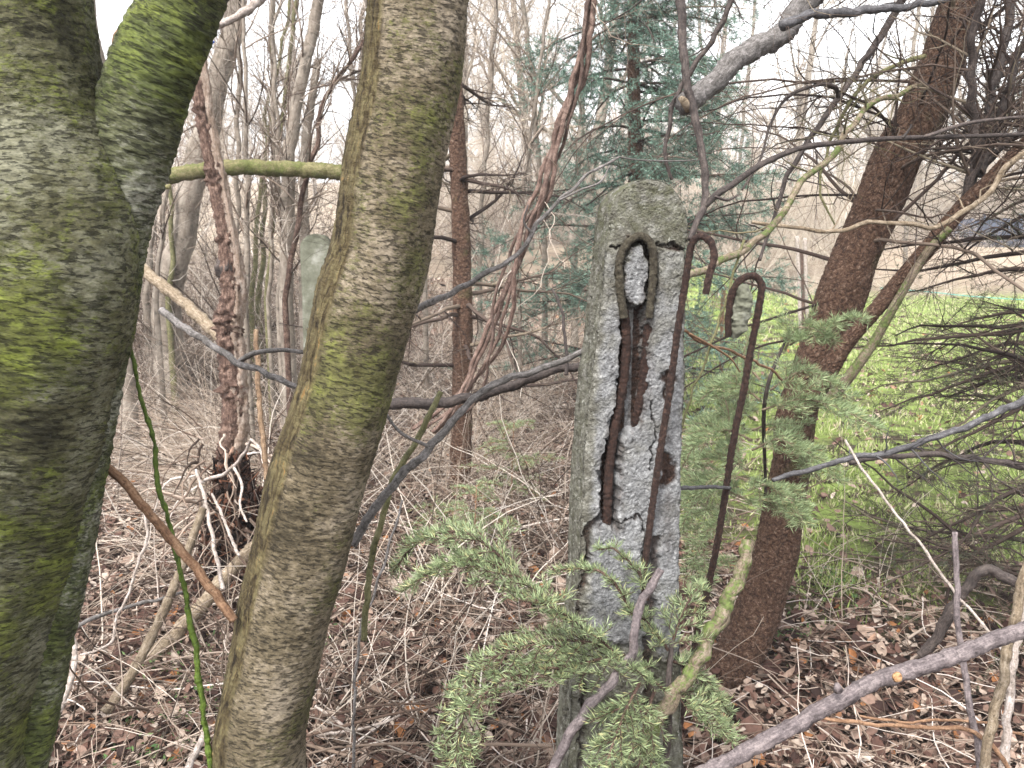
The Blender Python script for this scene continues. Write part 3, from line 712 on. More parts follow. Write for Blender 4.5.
stick('fallen_branch', 'thick peeled branch leaning beside the foot of the mossy fork, far left background', 'branch',
      [(142, 268), (165, 288), (190, 308), (213, 330), (228, 345)], 3.9, 3.6, 5.5, 6, TS, n=60, k=12)
stick('brown_stick', 'reddish brown stick slanting down between the two left trunks', 'branch',
      [(86, 446), (100, 460), (130, 490), (152, 516), (175, 543), (205, 580), (234, 620)], 1.22, 1.26, 4.4, 5, BS, n=80, k=12)
stick('thorny_shoot', 'bright green thorny shoot standing between the two left trunks', 'shoot',
      [(127, 330), (131, 350), (140, 392), (150, 432), (157, 470), (167, 515), (178, 560), (186, 600), (196, 660), (205, 725), (215, 800)], 1.28, 1.28, 1.8, 3.2, M['green_stem'], n=300, k=10, wob=.006, lump=.42)
g0 = G(47, 772)[1]
stick('fallen_branch', 'forked yellowish brown branch lying on the leaves at the lower left', 'branch',
      [(20, 790), (47, 768), (75, 745), (100, 719), (133, 679), (180, 629), (215, 590), (256, 545), (275, 520)], 2.25, 3.1, 11, 6, TS, n=120, k=14,
      subs=[([(105, 713), (125, 685), (140, 659), (160, 619), (177, 579), (190, 545), (203, 508)], 2.3, 2.7, 6, 4)])
stick('grey_stick', 'thin straight grey stick on the leaves beside the left trunk', 'branch', [(50, 640), (90, 620), (125, 608), (167, 597), (182, 592)], 2.3, 2.7, 2.4, 1.6, GS)
stick('grey_stick', 'short curved whitish stick on the leaves at the foot of the left trunk', 'branch', [(68, 630), (74, 645), (73, 670), (66, 692), (58, 712)], 2.4, 2.2, 3, 4, PS, n=50)
stick('tan_stick', 'level tan stick half hidden behind the left trunk', 'branch', [(70, 540), (100, 526), (140, 512), (175, 500), (215, 488)], 4.2, 4.6, 4, 3, TS, n=60)
stick('pale_twig', 'white curling stem looping over the leaves at lower left', 'twig', [(145, 515), (147, 540), (138, 560), (132, 585), (118, 615), (112, 640), (98, 650), (80, 655)], 2.45, 2.3, 1.6, 1.3, PS)
stick('moss_log', 'mossy level pole between the forked tree and the saplings behind', 'branch', [(120, 184), (155, 179), (190, 173), (222, 168), (255, 167), (285, 168), (345, 173)], 4.3, 4.6, 7, 7.5, M['mossy_log'], n=90, k=16, subs=[([(160, 182), (165, 187), (170, 186)], 4.35, 4.3, 3, 2)])
t = thing('grey_branch', 'thick violet grey branch with a fresh round pruning scar, crossing the lower right corner', 'branch', P(670, 790, 1.2))
stick('', '', '', [(640, 806), (690, 780), (730, 760), (768, 739), (800, 722), (835, 702), (860, 688), (888, 677), (935, 662), (981, 645), (1024, 629), (1120, 590)], 1.2, 1.35, 9, 8.2, V_, n=260, k=20, parent=t, part='limb', wob=.004)
mb = MB(); cc = P(895, 676, 1.263); nn_ = norm(np.array([.1, -1, .25]))
mb.tube(np.array([cc + nn_ * .006, cc + nn_ * .0105]), [.0085, .0065], 20, disp=lambda A, L, at, rad: rad * .1 * noise(at * 200, 2)); mb.build('pruning_scar', stick_mat('fresh_cut_wood', [(.2, .11, .05), (.36, .2, .10), (.42, .26, .14)]), t)
mb = MB(); cc = P(838, 690, 1.25); mb.tube(np.array([cc, cc + np.array([-.004, -.004, .012])]), [.008, .004], 12); mb.build('knot', V_, t)
t = thing('mossy_stick', 'stout moss covered stick with a pale broken end, leaning in front of the brown trunk', 'branch', P(646, 748, 1.33))
stick('', '', '', [(645, 752), (648, 738), (658, 718), (678, 690), (692, 672), (705, 645), (718, 620), (730, 598), (742, 570), (748, 540)], 1.33, 1.5, 8.6, 7, ML, n=180, k=20, parent=t, part='limb', wob=.02, lump=.18)
mb = MB(); cc = P(645, 753, 1.329); dr = norm(P(645, 752, 1.33) - P(650, 735, 1.34)); mb.tube(np.array([cc - dr * .006, cc + dr * .002, cc + dr * .004]), [PX(7.6, 1.33), PX(7, 1.33), PX(3.5, 1.33)], 16); mb.build('broken_end', M['brown_stick'], t)
stick('bent_stick', 'bent grey violet stick leaning across the front of the post', 'branch',
      [(661, 569), (652, 585), (643, 601), (637, 618), (634, 640), (632, 655), (620, 672), (594, 701), (575, 728), (556, 760), (545, 790)], 1.37, 1.3, 4.2, 6, V_, n=120, k=12)
stick('dark_branch', 'blue grey branch crossing the brown trunk low down and rising to the right edge', 'branch',
      [(773, 480), (800, 472), (858, 459), (915, 444), (968, 426), (1000, 412), (1024, 399), (1070, 370)], 2.0, 2.2, 2.4, 4.2, SL, n=120, side=(8, .18))
stick('dark_branch', 'dark branch running level just below the blue grey one at right', 'branch', [(850, 463), (868, 459), (900, 456), (935, 456), (980, 459), (1024, 466), (1080, 474)], 2.1, 2.3, 2.6, 3.6, DS, side=(12, .25))
stick('dark_branch', 'short dark peg sticking out from the right side of the post to the hooked rod', 'branch', [(672, 488), (690, 488), (710, 487), (730, 488)], 1.62, 1.85, 2.4, 1.8, SL, n=40, wob=.004)
stick('green_twig', 'thin pale green stem slanting down between the post and the hooked rod', 'twig', [(744, 240), (737, 262), (726, 300), (715, 335), (702, 368), (690, 400), (678, 440)], 2.0, 1.9, 1.4, 1.2, OL, k=6)
stick('brown_twig', 'thin brown twig reaching right from the post toward the brown trunk', 'branch', [(672, 322), (685, 331), (705, 343), (725, 349), (750, 360), (770, 369), (782, 380)], 1.8, 2.3, 1.7, 1.3, BS, k=7, subs=[([(690, 334), (710, 345), (730, 358), (740, 372)], 1.85, 2.1, 1.4, .8)])
stick('dark_twig', 'short dark curved twig standing up just left of the post at mid height', 'branch', [(552, 289), (558, 300), (563, 318), (565, 338), (567, 358), (566, 375)], 2.1, 2.0, 1.2, 2, DS, k=7)
stick('orange_twig', 'orange brown stem standing against the left side of the leaning trunk', 'twig', [(256, 330), (258, 374), (260, 410), (263, 440), (267, 480)], 2.2, 2.0, 2.6, 3, stick_mat('orange_stem_bark', [(.05, .03, .018), (.14, .09, .055), (.25, .18, .12)]), k=8)
stick('white_twig', 'white dry stem bent in front of the rotten stump, long one', 'twig', [(196, 470), (204, 495), (210, 525), (217, 560), (223, 590)], 3.0, 2.7, 1.6, 2.4, PS, k=7)
stick('white_twig', 'short white dry stem slanting right in front of the rotten stump', 'twig', [(212, 494), (222, 515), (232, 540), (239, 556)], 3.0, 2.7, 1.4, 1.8, PS, k=7)
stick('white_twig', 'white stem forking over the dark hollow of the rotten stump', 'twig', [(205, 480), (222, 475), (235, 465), (246, 450), (252, 440), (262, 455), (268, 475)], 3.0, 2.7, 2, 1.4, PS, k=7, subs=[([(234, 467), (242, 485), (240, 505), (247, 522)], 2.9, 2.8, 1.6, 1.2)])
stick('pale_twig', 'pale thin stem slanting across the lawn at lower right', 'twig', [(845, 440), (866, 475), (895, 512), (948, 582), (991, 635), (1010, 660)], 2.0, 1.7, 1.3, 1.8, PS, k=6)
stick('dry_stalk', 'upright purplish stalk with a broken top, right foreground', 'twig', [(955, 532), (956, 570), (958, 622), (963, 660), (968, 699), (975, 735), (981, 775), (990, 840)], 1.6, 1.5, 2.8, 4.4, V_, k=8)
stick('dry_stalk', 'stout tan stalk leaning along the right edge', 'twig', [(1030, 560), (1024, 578), (1014, 625), (1006, 660), (996, 710), (985, 760), (975, 820)], 1.5, 1.4, 5, 5.4, TS, k=12)
stick('dry_stalk', 'pale stalk in the bottom right corner, the one nearest the edge', 'twig', [(1022, 600), (1018, 640), (1014, 662), (1009, 700), (1006, 740), (1000, 800)], 1.62, 1.55, 3.5, 5, PS, k=10)
stick('red_twig', 'red brown stem running level under the grey branch at lower right', 'twig', [(822, 718), (850, 722), (885, 725), (920, 727), (950, 728), (975, 733), (995, 748), (1012, 775)], 1.55, 1.5, 2.2, 2.6, BS, k=8)
stick('red_twig', 'thin red brown stem above the other one at lower right', 'twig', [(860, 716), (900, 722), (940, 720), (980, 722), (1024, 735), (1060, 745)], 1.7, 1.7, 1.5, 1.6, BS, k=7)
stick('root', 'dark bent root arching out of the leaves at right, below the lawn', 'root', [(920, 655), (935, 640), (948, 615), (965, 590), (985, 570), (1010, 580), (1035, 590)], 2.6, 2.5, 5, 6, M['dark_stick'], k=10, subs=[([(930, 650), (950, 622), (960, 600)], 2.6, 2.6, 3, 2)])
stick('brown_twig', 'brown forked twig in the gap of the forked tree at top left', 'branch', [(92, 82), (103, 70), (113, 62), (114, 40), (120, 28), (133, 23)], 2.2, 2.2, 2.2, 1.4, BS, k=7, subs=[([(108, 66), (118, 62), (130, 40)], 2.2, 2.3, 1.3, .7)])
stick('pale_branch', 'pale grey branch rising to the right above the dead stem at top left', 'branch', [(205, 36), (216, 26), (235, 18), (250, 8), (270, -8), (300, -30)], 2.5, 2.6, 3, 4.5, PS, k=9)
stick('pale_twig', 'whitish stick pointing up from the leaves at the bottom edge, left of the leaning trunk', 'twig', [(187, 770), (196, 752), (204, 735), (209, 728)], 1.75, 1.9, 4, 3, PS, k=8)
stick('blackish_stick', 'forked blue white twig on the ground right of the leaning trunk', 'branch', [(312, 735), (345, 732), (355, 730), (385, 722), (400, 715)], 2.3, 2.3, 1.8, 1.4, PS, k=7, subs=[([(315, 706), (330, 716), (350, 731)], 2.3, 2.3, 2, 2)])
stick('thin_twig', 'tall thin grey stem between the leaning trunk and the spruce sprays', 'twig', [(352, 790), (355, 700), (358, 640), (372, 600), (385, 560), (395, 530), (402, 500)], 1.9, 2.1, 1.8, 1.2, GS, k=7)

# ------------------------------------------------------------------ dead stem on its rotten stump
rg = np.random.default_rng(5)
base = P(238, 600, 3.3); base[2] = terrain(base[0], base[1])
sn = thing('dead_tree', 'crooked dead stem half stripped of bark on a rotten red stump, between the left trunks', 'dead tree', base)
pth = [(200, 52), (203, 85), (207, 115), (214, 150), (221, 190), (229, 233), (233, 260), (236, 290), (232, 320), (234, 350), (236, 380), (238, 410), (236, 440), (230, 480), (232, 540), (235, 600)]
q = px_path(pth, 3.3, 3.3, 7.5, 9, 260)
q[:, 3] *= np.interp(np.linspace(0, 1, 260), [0, .05, .3, .45, .6, .75, 1], [.55, .8, .85, 1.3, 1.25, 1.35, 1.9])
mb = MB(); mb.tube(q[:, :3] + [.006, 0, 0], q[:, 3] * .85, 26, disp=lambda A, L, at, rad: rad * (.35 * noise(at * np.array([60, 60, 9]), 3) + .15 * noise(at * 150, 2))); mb.build('stripped_wood', M['snag'], sn)
mb = MB(); msk = lambda L: .4 + .9 * sstep(-.1, .3, noise(np.stack([L * 9, L * 0, L * 0], -1), 2))
mb.tube(q[8:250, :3] - [.016, .004, 0], q[8:250, 3] * .95, 30, disp=lambda A, L, at, rad: rad * (.6 * msk(L) * noise(at * np.array([75, 75, 55]) + 7, 4) + .1)); mb.build('bark', M['snag_bark'], sn)
mb = MB(); c = P(227, 268, 3.3); mb.tube(np.array([c + [0, 0, -PX(13, 3.3)], c + [-.006, 0, -PX(7, 3.3)], c, c + [.004, 0, PX(9, 3.3)], c + [0, 0, PX(16, 3.3)]]), [PX(k_, 3.3) for k_ in (3, 7, 9, 6, 2)], 60, disp=lambda A, L, at, rad: rad * (.9 * noise(at * 70, 4) + .45 * noise(at * 200, 2)))
mb.build('burr', M['dark_stick'], sn)
mb = MB()   # rotten, flaking stump
N_ = 1700; an = rg.uniform(-2.8, 2.8, N_); hh = rg.uniform(0, 1, N_) ** .8; rad_ = (.19 * (1 - hh * .72)) * (rg.uniform(.6, 1.1, N_) + .35 * noise(np.stack([an * 1.6, hh * 3, 0 * an], -1), 2))
cx = base[0] + .02 + np.sin(an) * rad_; cy = base[1] - .02 - np.cos(an) * rad_ * .8; cz_ = base[2] - .02 + hh * .6
C_ = np.stack([cx, cy, cz_], -1); tdir = norm(np.stack([-np.sin(an) * .5, np.cos(an) * .5, 1 + 0 * an], -1) + rg.normal(size=(N_, 3)) * .8)
wdir = norm(np.stack([np.cos(an), np.sin(an), 0 * an], -1) + rg.normal(size=(N_, 3)) * .3)
L_ = rg.uniform(.015, .06, N_)[:, None]; W_ = rg.uniform(.003, .013, N_)[:, None]; th = norm(np.cross(tdir, wdir)) * .002
bx_ = np.stack([C_ - wdir * W_ - th, C_ + wdir * W_ - th, C_ + wdir * W_ * .6 + tdir * L_ - th, C_ - wdir * W_ * .5 + tdir * L_ * 1.15 - th,
                C_ - wdir * W_ + th, C_ + wdir * W_ + th, C_ + wdir * W_ * .6 + tdir * L_ + th, C_ - wdir * W_ * .5 + tdir * L_ * 1.15 + th], 1)
fq_ = np.array([[0, 3, 2, 1], [4, 5, 6, 7], [0, 1, 5, 4], [1, 2, 6, 5], [2, 3, 7, 6], [3, 0, 4, 7]])
mb.add(bx_, (np.arange(N_)[:, None, None] * 8 + fq_[None]).reshape(-1, 4)); 
mb.tube(np.array([[base[0], base[1], base[2] - .1], [base[0], base[1], base[2] + .1], [base[0], base[1], base[2] + .6]]), [.15, .11, .03], 40, disp=lambda A, L, at, rad: rad * .5 * noise(at * 9, 3))
mb.build('rotten_stump', M['rot'], sn, smooth=False)
mb = MB(); n_ = 70; an = rg.uniform(-2.2, 2.2, n_); st = np.stack([base[0] + np.sin(an) * .12, base[1] - np.cos(an) * .12, base[2] + rg.uniform(.1, .7, n_)], -1)
g = grow(rg, st, np.stack([np.sin(an), -np.cos(an), rg.uniform(-.6, .6, n_)], -1), rg.uniform(.15, .5, n_), 12, .22, (0, 0, -.13)); mb.tubes(g, taper(rg.uniform(.002, .008, n_), .001, 12), 5); mb.build('roots', M['litter_twig'], sn)
# scrap caught on the tip
mb = MB(); c = P(208, 44, 3.3); mb.tube(np.array([c + [-.012, 0, .012], c + [-.004, -.004, .006], c + [.004, -.002, .001]]), [.002, .009, .006], 12, disp=lambda A, L, at, rad: rad * .4 * noise(at * 150, 2))
sc_ = thing('scrap', 'small red and blue scrap caught on the tip of the dead stem at top left', 'litter', c)
mr = Mat('faded_red_plastic', .5); mr.col((.35, .06, .03)); mb.build('red_piece', mr.m, sc_)
mb = MB(); mb.tube(np.array([c + [-.006, -.004, -.004], c + [.008, -.006, .001], c + [.026, -.002, .008]]), [.007, .009, .003], 12, disp=lambda A, L, at, rad: rad * .5 * noise(at * 150, 2))
mr = Mat('faded_blue_plastic', .5); mr.col((.03, .07, .25)); mb.build('blue_piece', mr.m, sc_)

# ------------------------------------------------------------------ peeling climber
vb = MB(); pts = [(600, -60), (592, 0), (585, 45), (574, 90), (560, 130), (552, 160), (545, 190), (533, 215), (520, 250), (508, 280), (495, 330), (480, 370), (455, 410), (430, 430)]
q = px_path(pts, 3.1, 3.0, 3.2, 2.4, 260); L = np.linspace(0, 1, 260)
for s0 in range(5):
    ph = s0 * 1.25; am = np.interp(L, [0, .3, .6, 1], [.010, .017, .028, .05]) * (.6 + .25 * s0 % 1)
    o3 = np.stack([np.cos(L * (9 + s0) + ph) * am, np.sin(L * (9 + s0) + ph) * am, 0 * L], -1) + .012 * noise(np.stack([L * 14, L * 0 + s0 * 7.7, L * 0], -1), 2)[:, None] * [1, 1, .3]
    vb.tube(q[:, :3] + o3, q[:, 3] * rg.uniform(.5, 1.05), 10, disp=lambda A, LL, at, rad: rad * .3 * noise(at * np.array([200, 200, 25]) + s0, 3))
vine = thing('climber', 'twisted reddish climber hanging in strands left of the post', 'climbing plant', q[-1, :3])
vb.build('stem', M['vine'], vine)
vb = MB(); g = grow(rg, q[rg.integers(10, 250, 26), :3], norm(rg.normal(size=(26, 3)) + [0, 0, -1.2]), rg.uniform(.2, .6, 26), 12, .28, (0, 0, -.05)); vb.tubes(g, taper(np.full(26, .002), .0008, 12), 4); vb.build('tendrils', M['thicket_twig'], vine)

# ------------------------------------------------------------------ conifer sprays
def spray(wood, ndl, rg, q, n_side, ls, nl, nw, dens, r_tw=.0016, flat=.25, droop=(0, 0, -.03), second=3, t0=.08):
    """q (n,4) main stem; side shoots left and right of it, needles on all"""
    wood.tube(q[:, :3], q[:, 3], 7)
    n = len(q); T = norm(np.gradient(q[:, :3], axis=0)); up = np.array([0, 0, 1.])
    t = np.linspace(t0, .97, n_side); ii = (t * (n - 1)).astype(int); sgn = np.where(np.arange(n_side) % 2 == 0, 1, -1)
    sd_ = norm(np.cross(T[ii], up) + 1e-6) * sgn[:, None]
    d = norm(T[ii] * .85 + sd_ * .8 + rg.normal(size=(n_side, 3)) * flat * .5)
    Ls = ls * (1.05 - t) * rg.uniform(.7, 1.15, n_side) + ls * .15
    g = grow(rg, q[ii, :3], d, Ls, 8, .05, droop); wood.tubes(g, taper(np.full(n_side, r_tw), r_tw * .6, 8), 4)
    sets = [g, np.stack([q[np.linspace(int(n * .1), n - 1, 8).astype(int), :3]], 0)]
    if second:
        c, dd_, r, tt = spawn(rg, g, taper(np.full(n_side, r_tw), r_tw * .6, 8), second, .15, .9, 48, 8)
        dd_[:, 2] *= .35
        Lp = np.repeat(Ls, second); g2 = grow(rg, c, dd_, Lp * (1.02 - tt) * .55 + .01, 6, .06, droop); wood.tubes(g2, taper(np.full(len(g2), r_tw * .7), r_tw * .5, 6), 3)
        sets.append(g2)
    for G_ in sets:
        Ln = np.linalg.norm(np.diff(G_, axis=1), axis=2).sum(1)
        cnt = np.maximum(3, (Ln * dens).astype(int)); who = np.repeat(np.arange(len(G_)), cnt)
        t = rg.uniform(0.02, 1, len(who)); N = G_.shape[1]; x = t * (N - 1); i = np.minimum(x.astype(int), N - 2); f = (x - i)[:, None]
        p = G_[who, i] * (1 - f) + G_[who, i + 1] * f; Td = norm(G_[who, i + 1] - G_[who, i])
        pr = rg.normal(size=(len(who), 3)); pr[:, 2] = np.abs(pr[:, 2]) * .8 + .1; pr = norm(np.cross(Td, np.cross(pr, Td)))
        a = np.radians(rg.uniform(38, 68, len(who)))[:, None]
        dd_ = Td * np.cos(a) + pr * np.sin(a)
        ndl.needles(p, norm(dd_), nl * rg.uniform(.7, 1.1, len(who)), np.full(len(who), nw), rg)

def px_branch(rg, pts, Y0, Y1, r0, r1, n=40): return px_path(pts, Y0, Y1, r0, r1, n, .01, rg)
# spruce growing round the foot of the post
rg = np.random.default_rng(77)
b0 = np.array([.21, 1.40, float(terrain(.21, 1.40))])
sp = thing('young_spruce', 'fresh green young spruce spreading its sprays round the foot of the post', 'spruce', b0)
wb, nb = MB(), MB()
stemq = np.array([list(b0) + [.012], list(b0 + [.0, .0, .35]) + [.010], list(P(664, 760, 1.40)) + [.008], list(P(668, 690, 1.40)) + [.006], list(P(672, 640, 1.42)) + [.004]])
stemq = spline(stemq, 60)
mb = MB(); mb.tube(stemq[:, :3], stemq[:, 3], 10); mb.build('trunk', M['dark_stick'], sp)
SPR = [  # path, Y0, Y1, n_side, side length, needle length
    ([(665, 690), (640, 672), (618, 655), (590, 632), (560, 612), (535, 600)], 1.40, 1.25, 18, .085),
    ([(625, 655), (590, 662), (560, 668), (525, 672), (490, 690), (462, 712)], 1.36, 1.22, 20, .075),
    ([(600, 645), (565, 640), (530, 645), (500, 655), (470, 672), (455, 700)], 1.35, 1.26, 20, .07),
    ([(570, 618), (540, 596), (510, 572), (470, 560), (430, 572), (405, 590)], 1.30, 1.35, 24, .075),
    ([(520, 580), (490, 548), (462, 532), (435, 535), (410, 550), (395, 570)], 1.33, 1.42, 20, .06),
    ([(640, 682), (630, 702), (618, 730), (606, 765), (598, 800)], 1.34, 1.22, 24, .065),
    ([(655, 690), (645, 720), (640, 760), (636, 800)], 1.36, 1.25, 18, .06),
    ([(668, 690), (690, 700), (712, 715), (735, 738)], 1.40, 1.36, 14, .06),
    ([(668, 660), (690, 668), (712, 690), (728, 712)], 1.42, 1.5, 14, .06),
    ([(640, 628), (618, 588), (600, 572), (575, 568), (552, 572)], 1.40, 1.38, 12, .028),
    ([(648, 600), (640, 575), (625, 558), (612, 548), (598, 550)], 1.42, 1.42, 9, .028),
    ([(668, 650), (655, 632), (642, 618), (630, 612)], 1.41, 1.38, 8, .04),
    ([(670, 650), (680, 620), (690, 600), (700, 585)], 1.42, 1.5, 10, .05),
    ([(470, 690), (462, 720), (455, 760), (450, 800)], 1.25, 1.2, 14, .05),
]
for pts, y0, y1, ns, ls in SPR:
    spray(wb, nb, rg, px_branch(rg, pts, y0, y1, 1.9, .9), ns, ls * 1.15, .0185, .0015, 700, r_tw=.0012)
wb.build('branch', M['snag_bark'], sp); nb.build('needles', M['needle_fg'], sp)

# pale fir round the brown trunk
rg = np.random.default_rng(91)
b0 = P(728, 690, 2.95); b0[2] = terrain(b0[0], b0[1])
fp = thing('young_fir', 'pale feathery young fir growing round the brown trunk', 'fir', b0)
mb = MB(); sq = spline(np.array([list(b0) + [.006], list(P(755, 610, 2.9)) + [.006], list(P(765, 500, 2.7)) + [.005], list(P(765, 400, 2.4)) + [.006], list(P(790, 330, 2.4)) + [.003]]), 60)
mb.tube(sq[:, :3], sq[:, 3], 10); mb.build('trunk', M['dark_stick'], fp)
wb, nb = MB(), MB()
FIR = [([(790, 345), (815, 330), (840, 322), (862, 318)], 2.4, 2.2, 14, .10), ([(785, 350), (795, 330), (810, 328), (835, 340)], 2.4, 2.3, 12, .10),
    ([(760, 400), (740, 385), (720, 385), (700, 400)], 2.4, 2.4, 14, .10), ([(762, 410), (800, 400), (840, 408), (880, 430)], 2.4, 2.2, 18, .13), ([(770, 390), (800, 372), (830, 380), (850, 400)], 2.4, 2.3, 14, .1),
    ([(752, 440), (725, 430), (700, 440), (680, 470)], 2.38, 2.35, 16, .14), ([(752, 450), (780, 440), (815, 455), (840, 480)], 2.38, 2.25, 16, .12),
    ([(748, 480), (720, 475), (695, 500), (680, 530)], 2.36, 2.4, 18, .15), ([(748, 490), (770, 485), (790, 500), (805, 525)], 2.36, 2.2, 16, .12),
    ([(746, 520), (720, 520), (700, 545), (690, 580)], 2.35, 2.3, 16, .12), ([(746, 500), (765, 500), (785, 505), (800, 515)], 2.35, 2.2, 10, .07), ([(745, 470), (730, 440), (728, 410), (715, 380)], 2.4, 2.5, 14, .12),
    ([(744, 560), (725, 560), (708, 575), (700, 590)], 2.35, 2.2, 10, .07), ([(760, 380), (745, 360), (748, 340), (760, 325)], 2.4, 2.45, 8, .07),
    ([(748, 500), (725, 490), (700, 480), (680, 490)], 2.45, 2.6, 18, .14), ([(748, 470), (720, 455), (700, 460), (690, 500)], 2.5, 2.7, 18, .14), ([(752, 430), (775, 425), (800, 445), (812, 475)], 2.5, 2.5, 16, .12), ([(755, 420), (735, 410), (712, 420), (695, 440)], 2.5, 2.7, 16, .13)]
for pts, y0, y1, ns, ls in FIR:
    spray(wb, nb, rg, px_branch(rg, pts, y0, y1, 1.3, .7), ns, ls, .028, .0017, 680, r_tw=.0011, flat=.5, droop=(0, 0, -.05))
wb.build('branch', M['tan_stick'], fp); nb.build('needles', M['needle_pale'], fp)

# small green seedlings on the ground behind the leaning trunk
for lab, (px_, py_), hh_, ns in [('small dark green spruce seedling left of the post at mid height', (475, 520), .42, 16), ('lowest green spruce seedling beside the grey forked branch', (452, 500), .25, 10), ('pale seedling with drooping sprays touching the left side of the post', (512, 455), .5, 14)]:
    b = G(px_, py_ + 60); s_ = thing('spruce_seedling', lab, 'seedling', b)
    mb = MB(); mb.tube(np.array([b, b + [0, 0, hh_ * .5], b + [.01, 0, hh_]]), [.006, .004, .002], 6); mb.build('trunk', M['brown_stick'], s_)
    wb, nb = MB(), MB()
    for _ in range(ns):
        h0 = rg.uniform(.25, 1) * hh_; an_ = rg.uniform(0, 6.28); l_ = rg.uniform(.18, .34) * (1.2 - h0 / hh_ * .6)
        st = b + [0, 0, h0]; dv = np.array([math.cos(an_), math.sin(an_), .15]); pp_ = np.array([st, st + dv * l_ * .5, st + dv * l_ + [0, 0, -.04]])
        spray(wb, nb, rg, np.hstack([spline(pp_, 14), np.full((14, 1), .002)]), 8, l_ * .4, .02, .0018, 420, second=2)
    wb.build('branch', M['brown_stick'], s_); nb.build('needles', M['needle_pale'], s_)

# ------------------------------------------------------------------ conifers behind
def conifer(name, label, px_, Y_, H, r0, nb_, blen, mats, dead=False, seed=1, z0=.3, nd=(.03, .004, 160), droop=-.04, az=None, top_r=.2, sub=9, lean=0.):
    rg = np.random.default_rng(seed); b = P(px_, 400, Y_); b[2] = terrain(b[0], b[1]) - .05
    t = thing(name, label, 'conifer', b)
    tq = np.array([[b[0] + lean * s * H + .03 * math.sin(s * 9), b[1], b[2] + s * H, r0 * (1 - s * .9)] for s in np.linspace(0, 1, 30)])
    tq = spline(tq, 120)
    mb = MB(); mb.tube(tq[:, :3], tq[:, 3], 20, disp=lambda A, L, at, rad: rad * .14 * noise(at * np.array([30, 30, 18]), 3)); mb.build('trunk', mats[0], t)
    hh_ = rg.uniform(z0, .98, nb_); ii = (hh_ * 119).astype(int); an_ = rg.uniform(0, 2 * np.pi, nb_) if az is None else rg.uniform(az[0], az[1], nb_)
    d = np.stack([np.cos(an_), np.sin(an_), rg.uniform(-.1, .25, nb_)], -1)
    L_ = blen * (1 - (1 - top_r) * hh_) * rg.uniform(.6, 1.1, nb_)
    g = grow(rg, tq[ii, :3], d, L_, 12, .13 if dead else .07, (0, 0, droop)); rb = np.minimum(tq[ii, 3] * .3, .013); Rg = taper(rb, .002, 12)
    wb = MB(); wb.tubes(g, Rg, 5)
    c, dd_, r, tt = spawn(rg, g, Rg, sub, .12, .98, 60, 12); dd_[:, 2] *= .4
    g2 = grow(rg, c, dd_, np.repeat(L_, sub) * (1.05 - tt) * rg.uniform(.25, .5, len(c)), 8, .14, (0, 0, droop)); R2 = taper(np.minimum(r * .5, .005), .001, 8); wb.tubes(g2, R2, 4)
    c, dd_, r, tt = spawn(rg, g2, R2, 5, .1, .98, 52, 14); dd_[:, 2] *= .5
    g3 = grow(rg, c, dd_, rg.uniform(.06, .28, len(c)), 5, .16, (0, 0, droop)); wb.tubes(g3, taper(np.minimum(r * .7, .002), .0007, 5), 3)
    wb.build('branches', mats[1], t)
    if not dead or mats[2] is not None:
        nb = MB()
        sel = g3 if not dead else g3[rg.random(len(g3)) < (dead if isinstance(dead, float) else 0)]
        for G_ in ([sel, g2] if not dead else [sel]):
            if len(G_) == 0: continue
            Ln = np.linalg.norm(np.diff(G_, axis=1), axis=2).sum(1); cnt = np.maximum(2, (Ln * nd[2]).astype(int)); who = np.repeat(np.arange(len(G_)), cnt)
            t_ = rg.uniform(.05, 1, len(who)); N = G_.shape[1]; x = t_ * (N - 1); i = np.minimum(x.astype(int), N - 2); f = (x - i)[:, None]
            p = G_[who, i] * (1 - f) + G_[who, i + 1] * f; Td = norm(G_[who, i + 1] - G_[who, i])
            pr = norm(np.cross(Td, rg.normal(size=(len(who), 3)))); a = np.radians(rg.uniform(30, 65, len(who)))[:, None]
            nb.needles(p, norm(Td * np.cos(a) + pr * np.sin(a)), nd[0] * rg.uniform(.7, 1.2, len(who)), np.full(len(who), nd[1]), rg)
        if nb.n: nb.build('needles', mats[2], t)
    return t
conifer('dead_spruce', 'slim reddish brown spruce trunk with bare dead side branches behind the leaning trunk', 458, 4.6, 6.5, .062, 90, 1.25, (M['bark_fir'], M['dark_twig'], None), dead=True, seed=3, z0=.1, droop=-.02, sub=8)
conifer('blue_spruce', 'dense blue green spruce behind the post', 628, 6.8, 6.6, .075, 135, 1.7, (M['bark_fir'], M['dark_twig'], M['needle_blue']), seed=8, z0=.07, nd=(.035, .005, 150), droop=-.035, sub=11)
conifer('dark_conifer', 'dark twiggy conifer with mostly bare branches reaching in from the right edge', 1085, 3.1, 5.0, .06, 150, 1.1, (M['bark_fir'], M['dark_twig'], M['needle_dark']), dead=.22, seed=21, z0=.04, nd=(.018, .0016, 260), droop=-.03, az=(R(110), R(270)), sub=9)
conifer('dark_conifer', 'sparse dark conifer standing right of the brown trunk, farther back than the twiggy one', 1060, 6.5, 7.5, .08, 60, 1.5, (M['bark_fir'], M['dark_twig'], M['needle_blue']), seed=33, z0=.3, nd=(.03, .004, 50), droop=-.02, sub=6, dead=.5)

